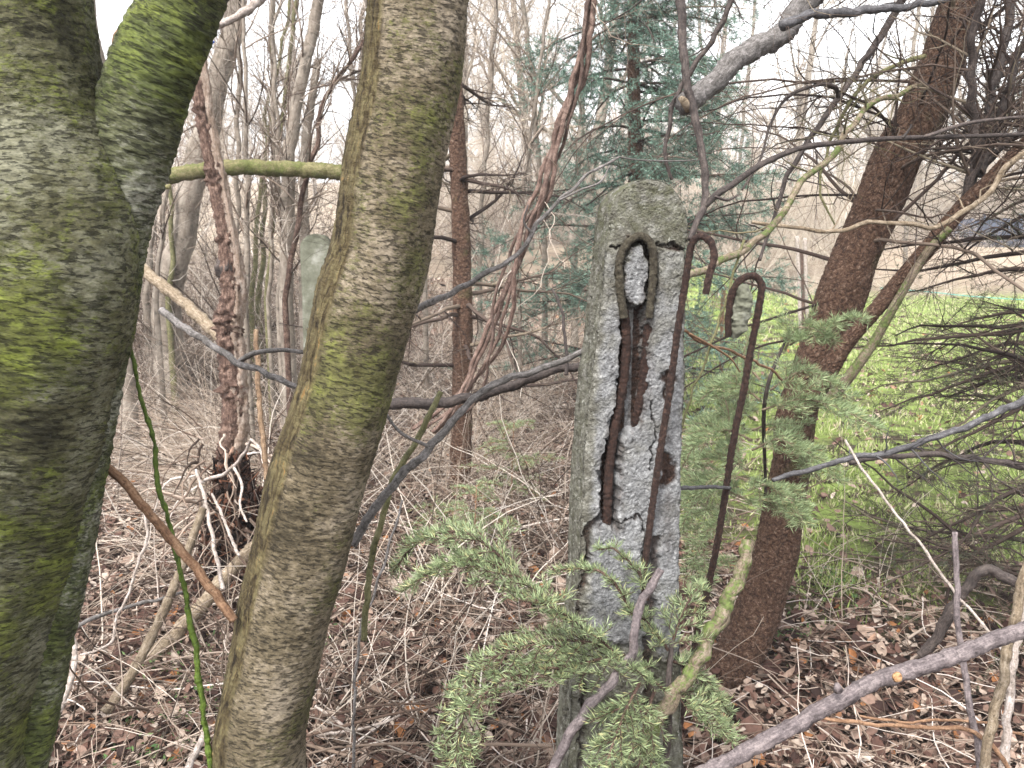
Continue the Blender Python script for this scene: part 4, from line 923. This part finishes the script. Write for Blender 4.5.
# ------------------------------------------------------------------ saplings and big trunks of the left thicket
def sapling(label, pts, Y_, r0, r1, mat, tw=18, ls=.6, group=None, seed=1, name='sapling'):
    rg = np.random.default_rng(seed)
    q = px_path(pts, Y_, Y_ + .1, r0, r1, 60, .012, rg)
    e = q[-1].copy(); gz = terrain(e[0], e[1]) - .05
    if e[2] > gz: q = np.vstack([q, spline(np.array([e, [e[0], e[1], (e[2] + gz) / 2, e[3] * 1.1], [e[0], e[1], gz, e[3] * 1.25]]), 14)[1:]])
    t = thing(name, label, 'tree', q[-1, :3], group)
    mb = MB(); mb.tube(q[:, :3], q[:, 3], 12, disp=lambda A, L, at, rad: rad * .12 * noise(at * np.array([50, 50, 25]), 3)); mb.build('trunk', mat, t)
    q = q[::-1]
    c, d, r, _ = spawn(rg, q[None, :, :3], q[None, :, 3], tw, .25, 1, 40); d[:, 2] += .3
    g = grow(rg, c, d, rg.uniform(.3, 1, len(c)) * ls, 9, .14, (0, 0, .04)); R1 = taper(np.minimum(r * .45, .006), .0012, 9); cb = MB(); cb.tubes(g, R1, 4)
    c, d, r, _ = spawn(rg, g, R1, 6, .1, 1, 45); g2 = grow(rg, c, d, rg.uniform(.1, .5, len(c)) * ls, 6, .18, (0, 0, .03)); R2 = taper(r * .6, .0008, 6); cb.tubes(g2, R2, 3)
    c, d, r, _ = spawn(rg, g2, R2, 3, .1, 1, 45); g3 = grow(rg, c, d, rg.uniform(.05, .25, len(c)) * ls, 4, .2); cb.tubes(g3, taper(r * .7, .0006, 4), 3)
    cb.build('crown', M['thicket_twig'], t); return t
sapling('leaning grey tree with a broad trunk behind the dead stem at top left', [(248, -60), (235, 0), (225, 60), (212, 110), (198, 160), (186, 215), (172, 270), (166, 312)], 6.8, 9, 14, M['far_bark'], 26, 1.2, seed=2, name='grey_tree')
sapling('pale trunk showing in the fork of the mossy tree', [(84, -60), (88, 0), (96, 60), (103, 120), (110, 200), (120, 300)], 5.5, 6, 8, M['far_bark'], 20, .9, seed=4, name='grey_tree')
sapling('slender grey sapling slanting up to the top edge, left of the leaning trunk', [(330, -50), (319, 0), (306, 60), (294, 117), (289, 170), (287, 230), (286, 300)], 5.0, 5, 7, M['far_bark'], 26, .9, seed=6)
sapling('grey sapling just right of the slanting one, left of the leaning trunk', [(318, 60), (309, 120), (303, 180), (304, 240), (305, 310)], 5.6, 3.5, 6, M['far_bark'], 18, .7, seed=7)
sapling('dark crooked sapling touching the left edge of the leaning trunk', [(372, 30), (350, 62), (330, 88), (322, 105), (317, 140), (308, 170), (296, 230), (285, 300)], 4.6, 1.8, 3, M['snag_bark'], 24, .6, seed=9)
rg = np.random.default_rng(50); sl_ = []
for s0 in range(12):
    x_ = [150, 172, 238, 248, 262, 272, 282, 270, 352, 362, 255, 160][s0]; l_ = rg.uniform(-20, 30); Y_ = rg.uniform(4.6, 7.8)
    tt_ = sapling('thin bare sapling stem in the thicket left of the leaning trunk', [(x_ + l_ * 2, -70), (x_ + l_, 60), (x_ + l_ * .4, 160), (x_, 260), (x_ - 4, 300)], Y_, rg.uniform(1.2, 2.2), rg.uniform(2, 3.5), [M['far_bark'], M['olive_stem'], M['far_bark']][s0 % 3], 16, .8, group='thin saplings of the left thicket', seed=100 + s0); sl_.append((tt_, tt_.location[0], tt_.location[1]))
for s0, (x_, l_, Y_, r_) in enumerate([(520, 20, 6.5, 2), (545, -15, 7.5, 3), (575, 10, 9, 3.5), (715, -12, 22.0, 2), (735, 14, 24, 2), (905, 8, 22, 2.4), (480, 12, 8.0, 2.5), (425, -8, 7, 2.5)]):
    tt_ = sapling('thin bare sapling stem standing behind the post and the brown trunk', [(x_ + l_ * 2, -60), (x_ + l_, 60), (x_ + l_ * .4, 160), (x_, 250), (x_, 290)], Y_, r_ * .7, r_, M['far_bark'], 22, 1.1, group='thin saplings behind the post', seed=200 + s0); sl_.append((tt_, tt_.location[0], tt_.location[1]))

SECT = [(150, 'behind the forked tree'), (345, 'in the gap between the two left trunks'), (445, 'behind the leaning trunk'), (600, 'between the leaning trunk and the post'),
        (690, 'directly behind the post'), (775, 'between the post and the brown trunk'), (900, 'behind the brown trunk'), (9999, 'right of the brown trunk')]
ORD = ['nearest', 'second nearest', 'third nearest', 'fourth nearest', 'fifth nearest', 'sixth nearest', 'seventh nearest', 'eighth nearest', 'ninth nearest', 'tenth nearest', 'eleventh nearest', 'twelfth nearest', 'thirteenth nearest', 'fourteenth nearest', 'fifteenth nearest', 'sixteenth nearest', 'seventeenth nearest', 'eighteenth nearest', 'nineteenth nearest', 'twentieth nearest', 'twenty-first nearest', 'twenty-second nearest', 'twenty-third nearest', 'twenty-fourth nearest', 'farthest']
def number_off(items, what):
    """labels for a group: nearest, second nearest ... within each gap of the picture"""
    by = {}
    for o, x, y in items:
        px_ = 512 + F * x / (y * CP + .3); by.setdefault(next(n for lim, n in SECT if px_ < lim), []).append((y, o))
    for n, l in by.items():
        for k_, (y, o) in enumerate(sorted(l, key=lambda z: z[0])): o['label'] = ORD[min(k_, 24)] + ' ' + what + ' ' + n
# ------------------------------------------------------------------ trees and shrubs far behind
def bare_tree(name, seed, H, r0, nl, base, label, group, lean=.05):
    rg = np.random.default_rng(seed)
    tq = np.array([[lean * s * H + .25 * math.sin(s * 5 + seed), .2 * math.sin(s * 4 + seed), s * H, r0 * (1 - .85 * s)] for s in np.linspace(0, 1, 16)])
    tq = spline(tq, 40); mb = MB(); mb.tube(tq[:, :3], tq[:, 3], 10, disp=lambda A, L, at, rad: rad * .12 * noise(at * 5, 2))
    P0_, R0_ = tq[None, :, :3], tq[None, :, 3]
    c, d, r, tt = spawn(rg, P0_, R0_, nl, .12, 1, 42, 12); L1 = H * .42 * (1.1 - tt * .75) * rg.uniform(.6, 1.1, nl)
    g1 = grow(rg, c, d, L1, 12, .11, (0, 0, .06)); R1 = taper(r * .5, .006, 12); mb.tubes(g1, R1, 6)
    t = thing(name, label, 'tree', (0, 0, 0), group); mb.build('trunk', M['far_bark'], t)
    cb = MB(); c, d, r, tt = spawn(rg, g1, R1, 9, .1, 1, 45); g2 = grow(rg, c, d, np.repeat(L1, 9) * .42 * rg.uniform(.5, 1.1, len(c)), 8, .14, (0, 0, .02)); R2 = taper(r * .6, .003, 8); cb.tubes(g2, R2, 4)
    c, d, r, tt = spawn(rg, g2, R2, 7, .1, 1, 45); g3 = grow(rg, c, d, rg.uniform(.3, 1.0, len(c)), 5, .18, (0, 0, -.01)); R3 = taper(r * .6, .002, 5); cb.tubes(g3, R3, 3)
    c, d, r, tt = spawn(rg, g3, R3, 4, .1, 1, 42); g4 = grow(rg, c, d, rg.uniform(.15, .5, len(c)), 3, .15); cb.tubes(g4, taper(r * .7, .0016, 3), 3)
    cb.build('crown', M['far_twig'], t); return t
def shrub(name, seed, H, ns, label, group, mat):
    rg = np.random.default_rng(seed); st = np.zeros((ns, 3)); st[:, :2] = rg.normal(size=(ns, 2)) * .15
    d = rg.normal(size=(ns, 3)) * .45; d[:, 2] = 1
    g = grow(rg, st, d, rg.uniform(.6, 1.1, ns) * H, 12, .12, (0, 0, -.015)); R1 = taper(rg.uniform(.006, .014, ns) * H / 2, .002, 12); mb = MB(); mb.tubes(g, R1, 4)
    c, d, r, _ = spawn(rg, g, R1, 10, .15, 1, 45); g2 = grow(rg, c, d, rg.uniform(.2, .6, len(c)) * H * .5, 6, .2, (0, 0, -.03)); R2 = taper(r * .6, .0015, 6); mb.tubes(g2, R2, 3)
    c, d, r, _ = spawn(rg, g2, R2, 6, .1, 1, 45); g3 = grow(rg, c, d, rg.uniform(.08, .35, len(c)) * H * .4, 4, .2, (0, 0, -.03)); mb.tubes(g3, taper(r * .7, .001, 4), 3)
    t = thing(name, label, 'shrub', (0, 0, 0), group); mb.build('stems', mat, t); return t
def place(t, x, y, s=1., rz=0.):
    t.location = (x, y, float(terrain(x, y)) - .05); t.scale = (s, s, s); t.rotation_euler = (0, 0, rz)
GB = 'bare trees of the wood behind the lawn'; GH = 'pale leafless shrubs on the bank'; GL = 'tangled leafless shrubs of the left thicket'
protos = [bare_tree('bare_tree', 301 + i, [9, 11, 8][i], [.13, .16, .1][i], [15, 17, 13][i], None, 'tall bare pale tree in the wood behind the lawn', GB, [.05, -.08, .12][i]) for i in range(3)]
rg = np.random.default_rng(61)
spots = []
for k_ in range(40):
    a_ = -.66 + 1.32 * ((k_ * .618034) % 1); Y_ = [14, 18, 24, 30, 36, 42, 48, 56][k_ % 8] + rg.uniform(-1.5, 1.5)
    if a_ * Y_ > 2 and Y_ < 30: Y_ = 30 + (Y_ % 7)
    if a_ < -.1 and Y_ < 12.: Y_ -= 2
    spots.append((a_ * Y_, Y_))
sl2_, sl3_, sl4_ = [], [], []
for k_, (x_, y_) in enumerate(spots):
    t = protos[k_] if k_ < 3 else copy_tree(protos[k_ % 3]); place(t, x_, y_, rg.uniform(.75, 1.2), rg.uniform(0, 6.28)); sl2_.append((t, x_, y_))
sh = [shrub('shrub', 401 + i, [3.0, 4.2][i], [28, 24][i], 'pale leafless shrub on the bank at the far side of the lawn', GH, M['far_twig']) for i in range(2)]
n_ = 0
for k_ in range(84):
    a_ = -.1 + .78 * ((k_ * .618034 + .3) % 1); Y_ = rg.uniform(21.5, 36)
    if a_ > .42: Y_ = 30.5 + (Y_ - 21.5) * .3
    t = sh[k_] if k_ < 2 else copy_tree(sh[k_ % 2]); place(t, a_ * Y_, Y_, rg.uniform(.7, 1.25), rg.uniform(0, 6.28)); sl3_.append((t, a_ * Y_, Y_))
sh = [shrub('shrub', 421 + i, [1.9, 2.4][i], [34, 28][i], 'tangled leafless shrub in the thicket left of the post', GL, M['thicket_twig']) for i in range(2)]
LS = [(-2.9, 7.2, .7),  (-2.0, 7.4, 1), (-3.4, 8.0, 1.1), (-1.4, 9.0, .8), (-2.8, 9.8, 1.2), (-4.5, 9.6, 1.2), (-3.6, 11.5, 1.2), (-5.6, 12, 1.3), (-2, 12.8, 1.2), (-.5, 16.5, .9), (-6.5, 9.5, 1.1)]
for k_, (x_, y_, s_) in enumerate(LS):
    t = sh[k_] if k_ < 2 else copy_tree(sh[k_ % 2]); place(t, x_, y_, s_, rg.uniform(0, 6.28)); sl4_.append((t, x_, y_))
number_off(sl_, 'thin bare sapling'); number_off(sl2_, 'tall bare tree'); number_off(sl3_, 'pale bank shrub'); number_off(sl4_, 'tangled thicket shrub')
# the wood on the hill, too dense to count
mb = MB(); n_ = 330; y_ = rg.uniform(60, 115, n_); x_ = rg.uniform(-.7, .7, n_) * y_; st = np.stack([x_, y_, terrain(x_, y_)], -1)
g = grow(rg, st, np.array([[0, 0, 1.]] * n_) + rg.normal(size=(n_, 3)) * .1, rg.uniform(4, 9, n_), 8, .05); R1 = taper(rg.uniform(.04, .10, n_), .015, 8); mb.tubes(g, R1, 4)
c, d, r, _ = spawn(rg, g, R1, 16, .08, 1, 45); g2 = grow(rg, c, d, rg.uniform(.8, 3, len(c)), 5, .15); R2 = taper(r * .4, .008, 5); mb.tubes(g2, R2, 3)
c, d, r, _ = spawn(rg, g2, R2, 5, .1, 1, 45); g3 = grow(rg, c, d, rg.uniform(.4, 1.4, len(c)), 3, .15); mb.tubes(g3, taper(r * .7, .006, 3), 3)
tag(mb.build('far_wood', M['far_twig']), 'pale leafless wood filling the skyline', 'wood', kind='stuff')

# stakes and fence at the far side of the lawn
for lab, pts, Y_, r_, mt in [('pale stake at the far side of the lawn, left one of the pair', [(797, 236), (799, 280), (800, 327)], 12, 1.8, PS), ('pale stake at the far side of the lawn, right one of the pair', [(805, 238), (806, 280), (808, 327)], 12, 1.8, PS),
                             ('orange brown stake on the lawn seen between the post and the hooked rod', [(724, 285), (722, 320), (722, 352)], 9, 2.2, BS), ('dark fence stake behind the pair of pale ones', [(803, 250), (804, 290), (804, 330)], 13, 4, M['snag_bark'])]:
    q = px_path(pts, Y_, Y_, r_, r_, 20); e = q[-1].copy(); e[2] = min(e[2], terrain(e[0], e[1]) - .1); q = np.vstack([q, e]); mb = MB(); mb.tube(q[:, :3], q[:, 3], 8)
    tag(mb.build('stake', mt, origin=q[-1, :3]), lab, 'stake')
fm = Mat('slate_blue_fence', .8); fm.col(fm.ramp(fm.noise(fm.obj(), 4), [(.3, (.025, .03, .045)), (.7, (.05, .06, .09))]))
f0 = P(945, 250, 29); f1 = P(1090, 250, 28); b0 = np.array([f0[0], f0[1], terrain(f0[0], f0[1])])
fe = thing('fence', 'low slate blue fence behind the lawn at the right edge', 'fence', b0)
pb, sb = MB(), MB(); nseg = 26
for k_ in range(nseg):
    a_ = f0 + (f1 - f0) * (k_ + .04) / nseg; b_ = f0 + (f1 - f0) * (k_ + .92) / nseg; z0_ = P(0, 250, 29)[2] - .35; z1_ = P(0, 219, 29)[2] + .015 * math.sin(k_ * 2.1)
    v_ = np.array([[a_[0], a_[1], z0_], [b_[0], b_[1], z0_], [b_[0], b_[1], z1_], [a_[0], a_[1], z1_]]); v2 = v_ + [0, .025, 0]; pb.add(np.vstack([v_, v2]), fq_)
for k_ in range(5):
    a_ = f0 + (f1 - f0) * k_ / 4; sb = MB(); sb.tube(np.array([[a_[0], a_[1] - .06, terrain(a_[0], a_[1]) - .2], [a_[0], a_[1] - .06, P(0, 214, 29)[2]]]), [.05, .05], 8); sb.build('stake', fm.m, fe)
pb.build('boards', fm.m, fe, smooth=False)
wm = Mat('turquoise_cord', .5); wm.col((.10, .38, .34))
q = spline(np.array([P(880, 288, 13), P(930, 292, 12.5), P(980, 297, 12), P(1080, 303, 11.5)]), 30); mb = MB(); mb.tube(q, [.006] * 30, 5)
tag(mb.build('cord', wm.m, origin=q[0]), 'turquoise cord stretched level above the lawn at the right', 'cord')

# ------------------------------------------------------------------ ground cover (uncountable)
rg = np.random.default_rng(500)
def lawnness(x, y):
    e = (x - .85) + (noise(np.stack([x * 1.4, y * 1.4, 0 * x], -1), 2)) * .8
    return sstep(0, .5, e) * sstep(2.7, 3.7, y) * (1 - sstep(19.5, 22, y)) * (1 - sstep(10, 12.5, y) * (1 - sstep(1.6, 3.2, x)))
def wedge(n, y0, y1, p=1.6, a=.68):
    t = rg.random(n); y = y0 + (y1 - y0) * t ** p; x = rg.uniform(-a, a, n) * (y + .3); return x, y
# fallen leaves
n_ = 95000; x_, y_ = wedge(n_, 1.3, 16, 1.7); lw = lawnness(x_, y_); keep = rg.random(n_) > lw * .9; x_, y_ = x_[keep], y_[keep]; n_ = len(x_)
C_ = np.stack([x_, y_, terrain(x_, y_) + rg.random(n_) ** 2 * .05 + .004], -1)
a_ = rg.uniform(0, 6.28, n_); nrm = norm(np.stack([rg.normal(size=n_) * .5, rg.normal(size=n_) * .5 - .12, np.ones(n_)], -1))
ta = norm(np.cross(nrm, np.stack([np.cos(a_), np.sin(a_), 0 * a_], -1))); tb = np.cross(nrm, ta)
Lf = np.clip(np.exp(rg.normal(-4.15, .42, n_)), .006, .045) * (1 + .04 * y_); Wf = Lf * rg.uniform(.4, .75, n_); cu = rg.uniform(-.6, 1., n_) * Lf * .6; cl_ = rg.uniform(-.3, 1.1, n_) * Wf * .7
gu = np.array([[-1, 0], [-.55, -.75], [-.55, 0], [-.55, .75], [.1, -1], [.1, 0], [.1, .95], [.6, -.6], [.6, 0], [.6, .65], [1.05, 0]])
V = C_[:, None] + ta[:, None] * (gu[None, :, :1] * Lf[:, None, None]) + tb[:, None] * (gu[None, :, 1:] * Wf[:, None, None]) + nrm[:, None] * ((gu[None, :, 0] ** 2) * cu[:, None] + (gu[None, :, 1] ** 2) * cl_[:, None])[..., None]
V += rg.normal(size=V.shape) * (Lf * .06)[:, None, None]
fqd = np.array([[1, 4, 5, 2], [2, 5, 6, 3], [4, 7, 8, 5], [5, 8, 9, 6]]); ft = np.array([[0, 1, 2], [0, 2, 3], [7, 10, 8], [8, 10, 9]])
mb = MB(); ar = np.arange(n_)[:, None, None] * 11; mb.add(V, (ar + fqd[None]).reshape(-1, 4), (ar + ft[None]).reshape(-1, 3))
tag(mb.build('leaf_litter', M['leaf']), 'curled brown and purplish fallen leaves covering the woodland floor', 'leaf litter', kind='stuff')
# dry stems lying in the litter
mb = MB(); n_ = 9000; x_, y_ = wedge(n_, 1.6, 12, 1.5); lw = lawnness(x_, y_); keep = (rg.random(n_) > lw * .97) & ~((np.abs(x_ - .62) < .16) & (y_ > 1.9) & (y_ < 2.75)); x_, y_ = x_[keep], y_[keep]; n_ = len(x_)
st = np.stack([x_, y_, terrain(x_, y_) + rg.random(n_) ** 2 * .14 + .006], -1); a_ = rg.uniform(0, 6.28, n_)
d = np.stack([np.cos(a_), np.sin(a_), rg.uniform(-.12, .22, n_)], -1)
g = grow(rg, st, d, rg.uniform(.08, .55, n_), 7, .13); g[..., 2] = np.maximum(g[..., 2], terrain(g[..., 0], g[..., 1]) + .004)
mb.tubes(g, taper(rg.uniform(.0009, .0034, n_), .0008, 7), 4)
n_ = 230; y_ = rg.uniform(2.2, 6.5, n_); x_ = rg.uniform(-.6, .55, n_) * y_; kp = ~((x_ > 1.) & (y_ > 3.2)) & ~((x_ > .2) & (x_ < 1.1) & (y_ < 3)); x_, y_ = x_[kp], y_[kp]; n_ = len(x_)
st = np.stack([x_, y_, terrain(x_, y_) + rg.random(n_) * .12 + .02], -1); a_ = rg.uniform(0, 6.28, n_)
g = grow(rg, st, np.stack([np.cos(a_), np.sin(a_) * .6, rg.uniform(-.05, .5, n_)], -1), rg.uniform(.3, 1.1, n_), 14, .07, (0, 0, -.02)); g[..., 2] = np.maximum(g[..., 2], terrain(g[..., 0], g[..., 1]) + .008)
R1 = taper(rg.uniform(.0025, .006, n_), .0015, 14); mb.tubes(g, R1, 6); c, d, r, _ = spawn(rg, g, R1, 4, .2, 1, 40); mb.tubes(grow(rg, c, d, rg.uniform(.06, .35, len(c)), 6, .15), taper(r * .55, .0008, 6), 4)
tag(mb.build('dry_stems', M['litter_twig']), 'thin dry twigs and stems lying over the fallen leaves', 'twigs', kind='stuff')
# standing tangle of dry stems
mb = MB(); n_ = 4200; y_ = rg.uniform(2.1, 10, n_); x_ = rg.uniform(-.62, .13, n_) * y_
den = noise(np.stack([x_ * 1.1, y_ * 1.1, 0 * x_ + 8], -1), 2); keep = (den > -.25) & ~((x_ > .2) & (y_ < 3.2)) & ~((x_ / y_ < -.38) & (y_ < 4.2) & (rg.random(n_) < .9)); x_, y_ = x_[keep], y_[keep]; n_ = len(x_)
st = np.stack([x_, y_, terrain(x_, y_)], -1); d = np.stack([rg.normal(size=n_) * .7, rg.normal(size=n_) * .7, rg.uniform(.25, 1.3, n_)], -1)
L_ = rg.uniform(.25, 1.05, n_) * (.75 + .1 * y_); g = grow(rg, st, d, L_, 12, .1, (0, 0, -.075)); g[..., 2] = np.maximum(g[..., 2], terrain(g[..., 0], g[..., 1]) + .004)
R1 = taper(rg.uniform(.0012, .0042, n_), .0009, 12); mb.tubes(g, R1, 4)
c, d, r, _ = spawn(rg, g, R1, 3, .2, 1, 40); g2 = grow(rg, c, d, rg.uniform(.05, .3, len(c)), 6, .16, (0, 0, -.03)); mb.tubes(g2, taper(r * .6, .0006, 6), 3)
tag(mb.build('bramble_tangle', M['thicket_twig']), 'tangle of thin dry stems arching over the ground left of the post', 'dry stems', kind='stuff')
# straw fans
mb = MB(); cl0 = [(-2.0, 6.0, 220, -1.0), (-2.15, 5.6, 160, -1.1), (-1.9, 6.6, 160, -.9), (-2.3, 6.4, 160, -.5), (-0.70, 5.2, 90, 0.3), (-0.45, 6.1, 90, -0.4), (-0.10, 6.9, 90, 0.3), (-0.90, 7.4, 90, -0.3), (0.20, 8.0, 90, 0.2), (-0.50, 8.8, 90, 0.4), (0.10, 9.6, 90, -0.3), (0.55, 10.4, 90, 0.2), (-0.30, 11.0, 90, 0.3), (0.40, 12.0, 90, -0.2), (-0.90, 10.0, 90, 0.2), (-0.25, 5.4, 90, 0.4), (-1.35, 4.4, 160, -1.0), (-1.6, 4.9, 160, -1.), (-1.9, 5.6, 120, -.9), (-.95, 4.2, 60, .3), (-.3, 4.6, 60, .4), (0., 6.0, 70, -.3), (-1.55, 4.3, 30, -.9), (-1.2, 4.9, 40, -.5), (-1.9, 5.4, 60, -.4), (-2.4, 6.6, 60, .2), (-.1, 5.2, 40, .2), (.1, 7, 50, 0), (-1.3, 3.6, 60, -.9), (1.35, 3.2, 30, .2), (-.3, 3.1, 30, -.2)]
cl0 += [(float(rg.uniform(-.1, .68) * yy_), float(yy_), 26, float(rg.normal() * .4)) for yy_ in rg.uniform(20.5, 32, 230)]
for (x0_, y0_, m_, lx) in cl0:
    st = np.stack([x0_ + rg.normal(size=m_) * .12, y0_ + rg.normal(size=m_) * .12, 0 * np.zeros(m_)], -1); st[:, 2] = terrain(st[:, 0], st[:, 1])
    d = np.stack([rg.normal(size=m_) * .35 + lx, rg.normal(size=m_) * .4 - .2, rg.uniform(.4, 1, m_)], -1)
    g = grow(rg, st, d, rg.uniform(.35, .95, m_) * (1 + .05 * max(0, y0_ - 4)), 10, .05, (0, 0, -.13)); g[..., 2] = np.maximum(g[..., 2], terrain(g[..., 0], g[..., 1]) + .006); mb.tubes(g, taper(rg.uniform(.0012, .0024, m_) * (1 + .08 * max(0, y0_ - 3)), .0007, 10), 3)
tag(mb.build('dry_grass', M['straw']), 'bleached dry grass drooping in fans over the leaves', 'dry grass', kind='stuff')
# lawn
mb = MB(); n_ = 190000; x_, y_ = wedge(n_, 2.6, 21, 1.5); pt = noise(np.stack([x_ * 2.6, y_ * 2.6, 0 * x_ + 4], -1), 3)
keep = (rg.random(n_) < lawnness(x_, y_) * (.10 + 1.1 * sstep(-.22, .25, pt))); x_, y_, pt = x_[keep], y_[keep], pt[keep]; n_ = len(x_)
hb = (.02 + .035 * rg.random(n_)) * (1 + .6 * sstep(.2, .6, pt)) * (1 + .04 * y_)
tuft = np.array([[1.98, 3.95], [1.7, 5.0], [2.6, 5.2], [2.3, 4.3]]); xt = []; 
for (tx, ty), m_ in zip(tuft, (260, 160, 200, 120)): xt.append(np.stack([tx + rg.normal(size=m_) * .055, ty + rg.normal(size=m_) * .055], -1))
xt = np.vstack(xt); x_ = np.concatenate([x_, xt[:, 0]]); y_ = np.concatenate([y_, xt[:, 1]]); hb = np.concatenate([hb, rg.uniform(.08, .16, len(xt))]); n_ = len(x_)
B_ = np.stack([x_, y_, terrain(x_, y_) - .003], -1); d = norm(np.stack([rg.normal(size=n_) * .5, rg.normal(size=n_) * .5, np.ones(n_)], -1))
mb.needles(B_, d, hb, .0035 + .0009 * y_ * rg.uniform(.6, 1.2, n_), rg)
tag(mb.build('lawn_grass', M['grass']), 'short patchy green grass of the lawn', 'grass', kind='stuff')
# low green herbs in the litter
mb = MB(); cs = [(-1.25, 3.6), (-1.15, 2.7), (-.95, 2.45), (-1.6, 4.6), (-.9, 3.1), (-1.0, 2.25), (.95, 3.0), (1.35, 3.3), (-.75, 2.9)]
for (cx_, cy_) in cs:
    m_ = 140; b = np.stack([cx_ + rg.normal(size=m_) * .09, cy_ + rg.normal(size=m_) * .09, np.zeros(m_)], -1); b[:, 2] = terrain(b[:, 0], b[:, 1]) + rg.uniform(.005, .06, m_)
    d = norm(np.stack([rg.normal(size=m_), rg.normal(size=m_), rg.uniform(.1, .9, m_)], -1)); mb.needles(b, d, rg.uniform(.012, .03, m_), rg.uniform(.006, .012, m_), rg)
tag(mb.build('ground_herbs', M['ground_leafy']), 'small green herbs sprouting through the fallen leaves', 'herbs', kind='stuff')

# ------------------------------------------------------------------ thin mist
hz = bpy.data.materials.new('thin_mist'); hz.use_nodes = True; ht = hz.node_tree; ht.nodes.remove(ht.nodes['Principled BSDF'])
pv_ = ht.nodes.new('ShaderNodeVolumePrincipled'); pv_.inputs['Color'].default_value = (.96, .97, 1, 1); pv_.inputs['Density'].default_value = .003
ht.links.new(pv_.outputs[0], ht.nodes['Material Output'].inputs['Volume'])
hb_ = MB(); v_ = np.array([[x, y, z] for z in (-4., 26.) for x, y in ((-405, -405), (405, -405), (405, 605), (-405, 605))])
hb_.add(v_, [[0, 3, 2, 1], [4, 5, 6, 7], [0, 1, 5, 4], [1, 2, 6, 5], [2, 3, 7, 6], [3, 0, 4, 7]])
tag(hb_.build('haze', hz, smooth=False), 'thin pale mist filling the wood', 'haze', kind='stuff')
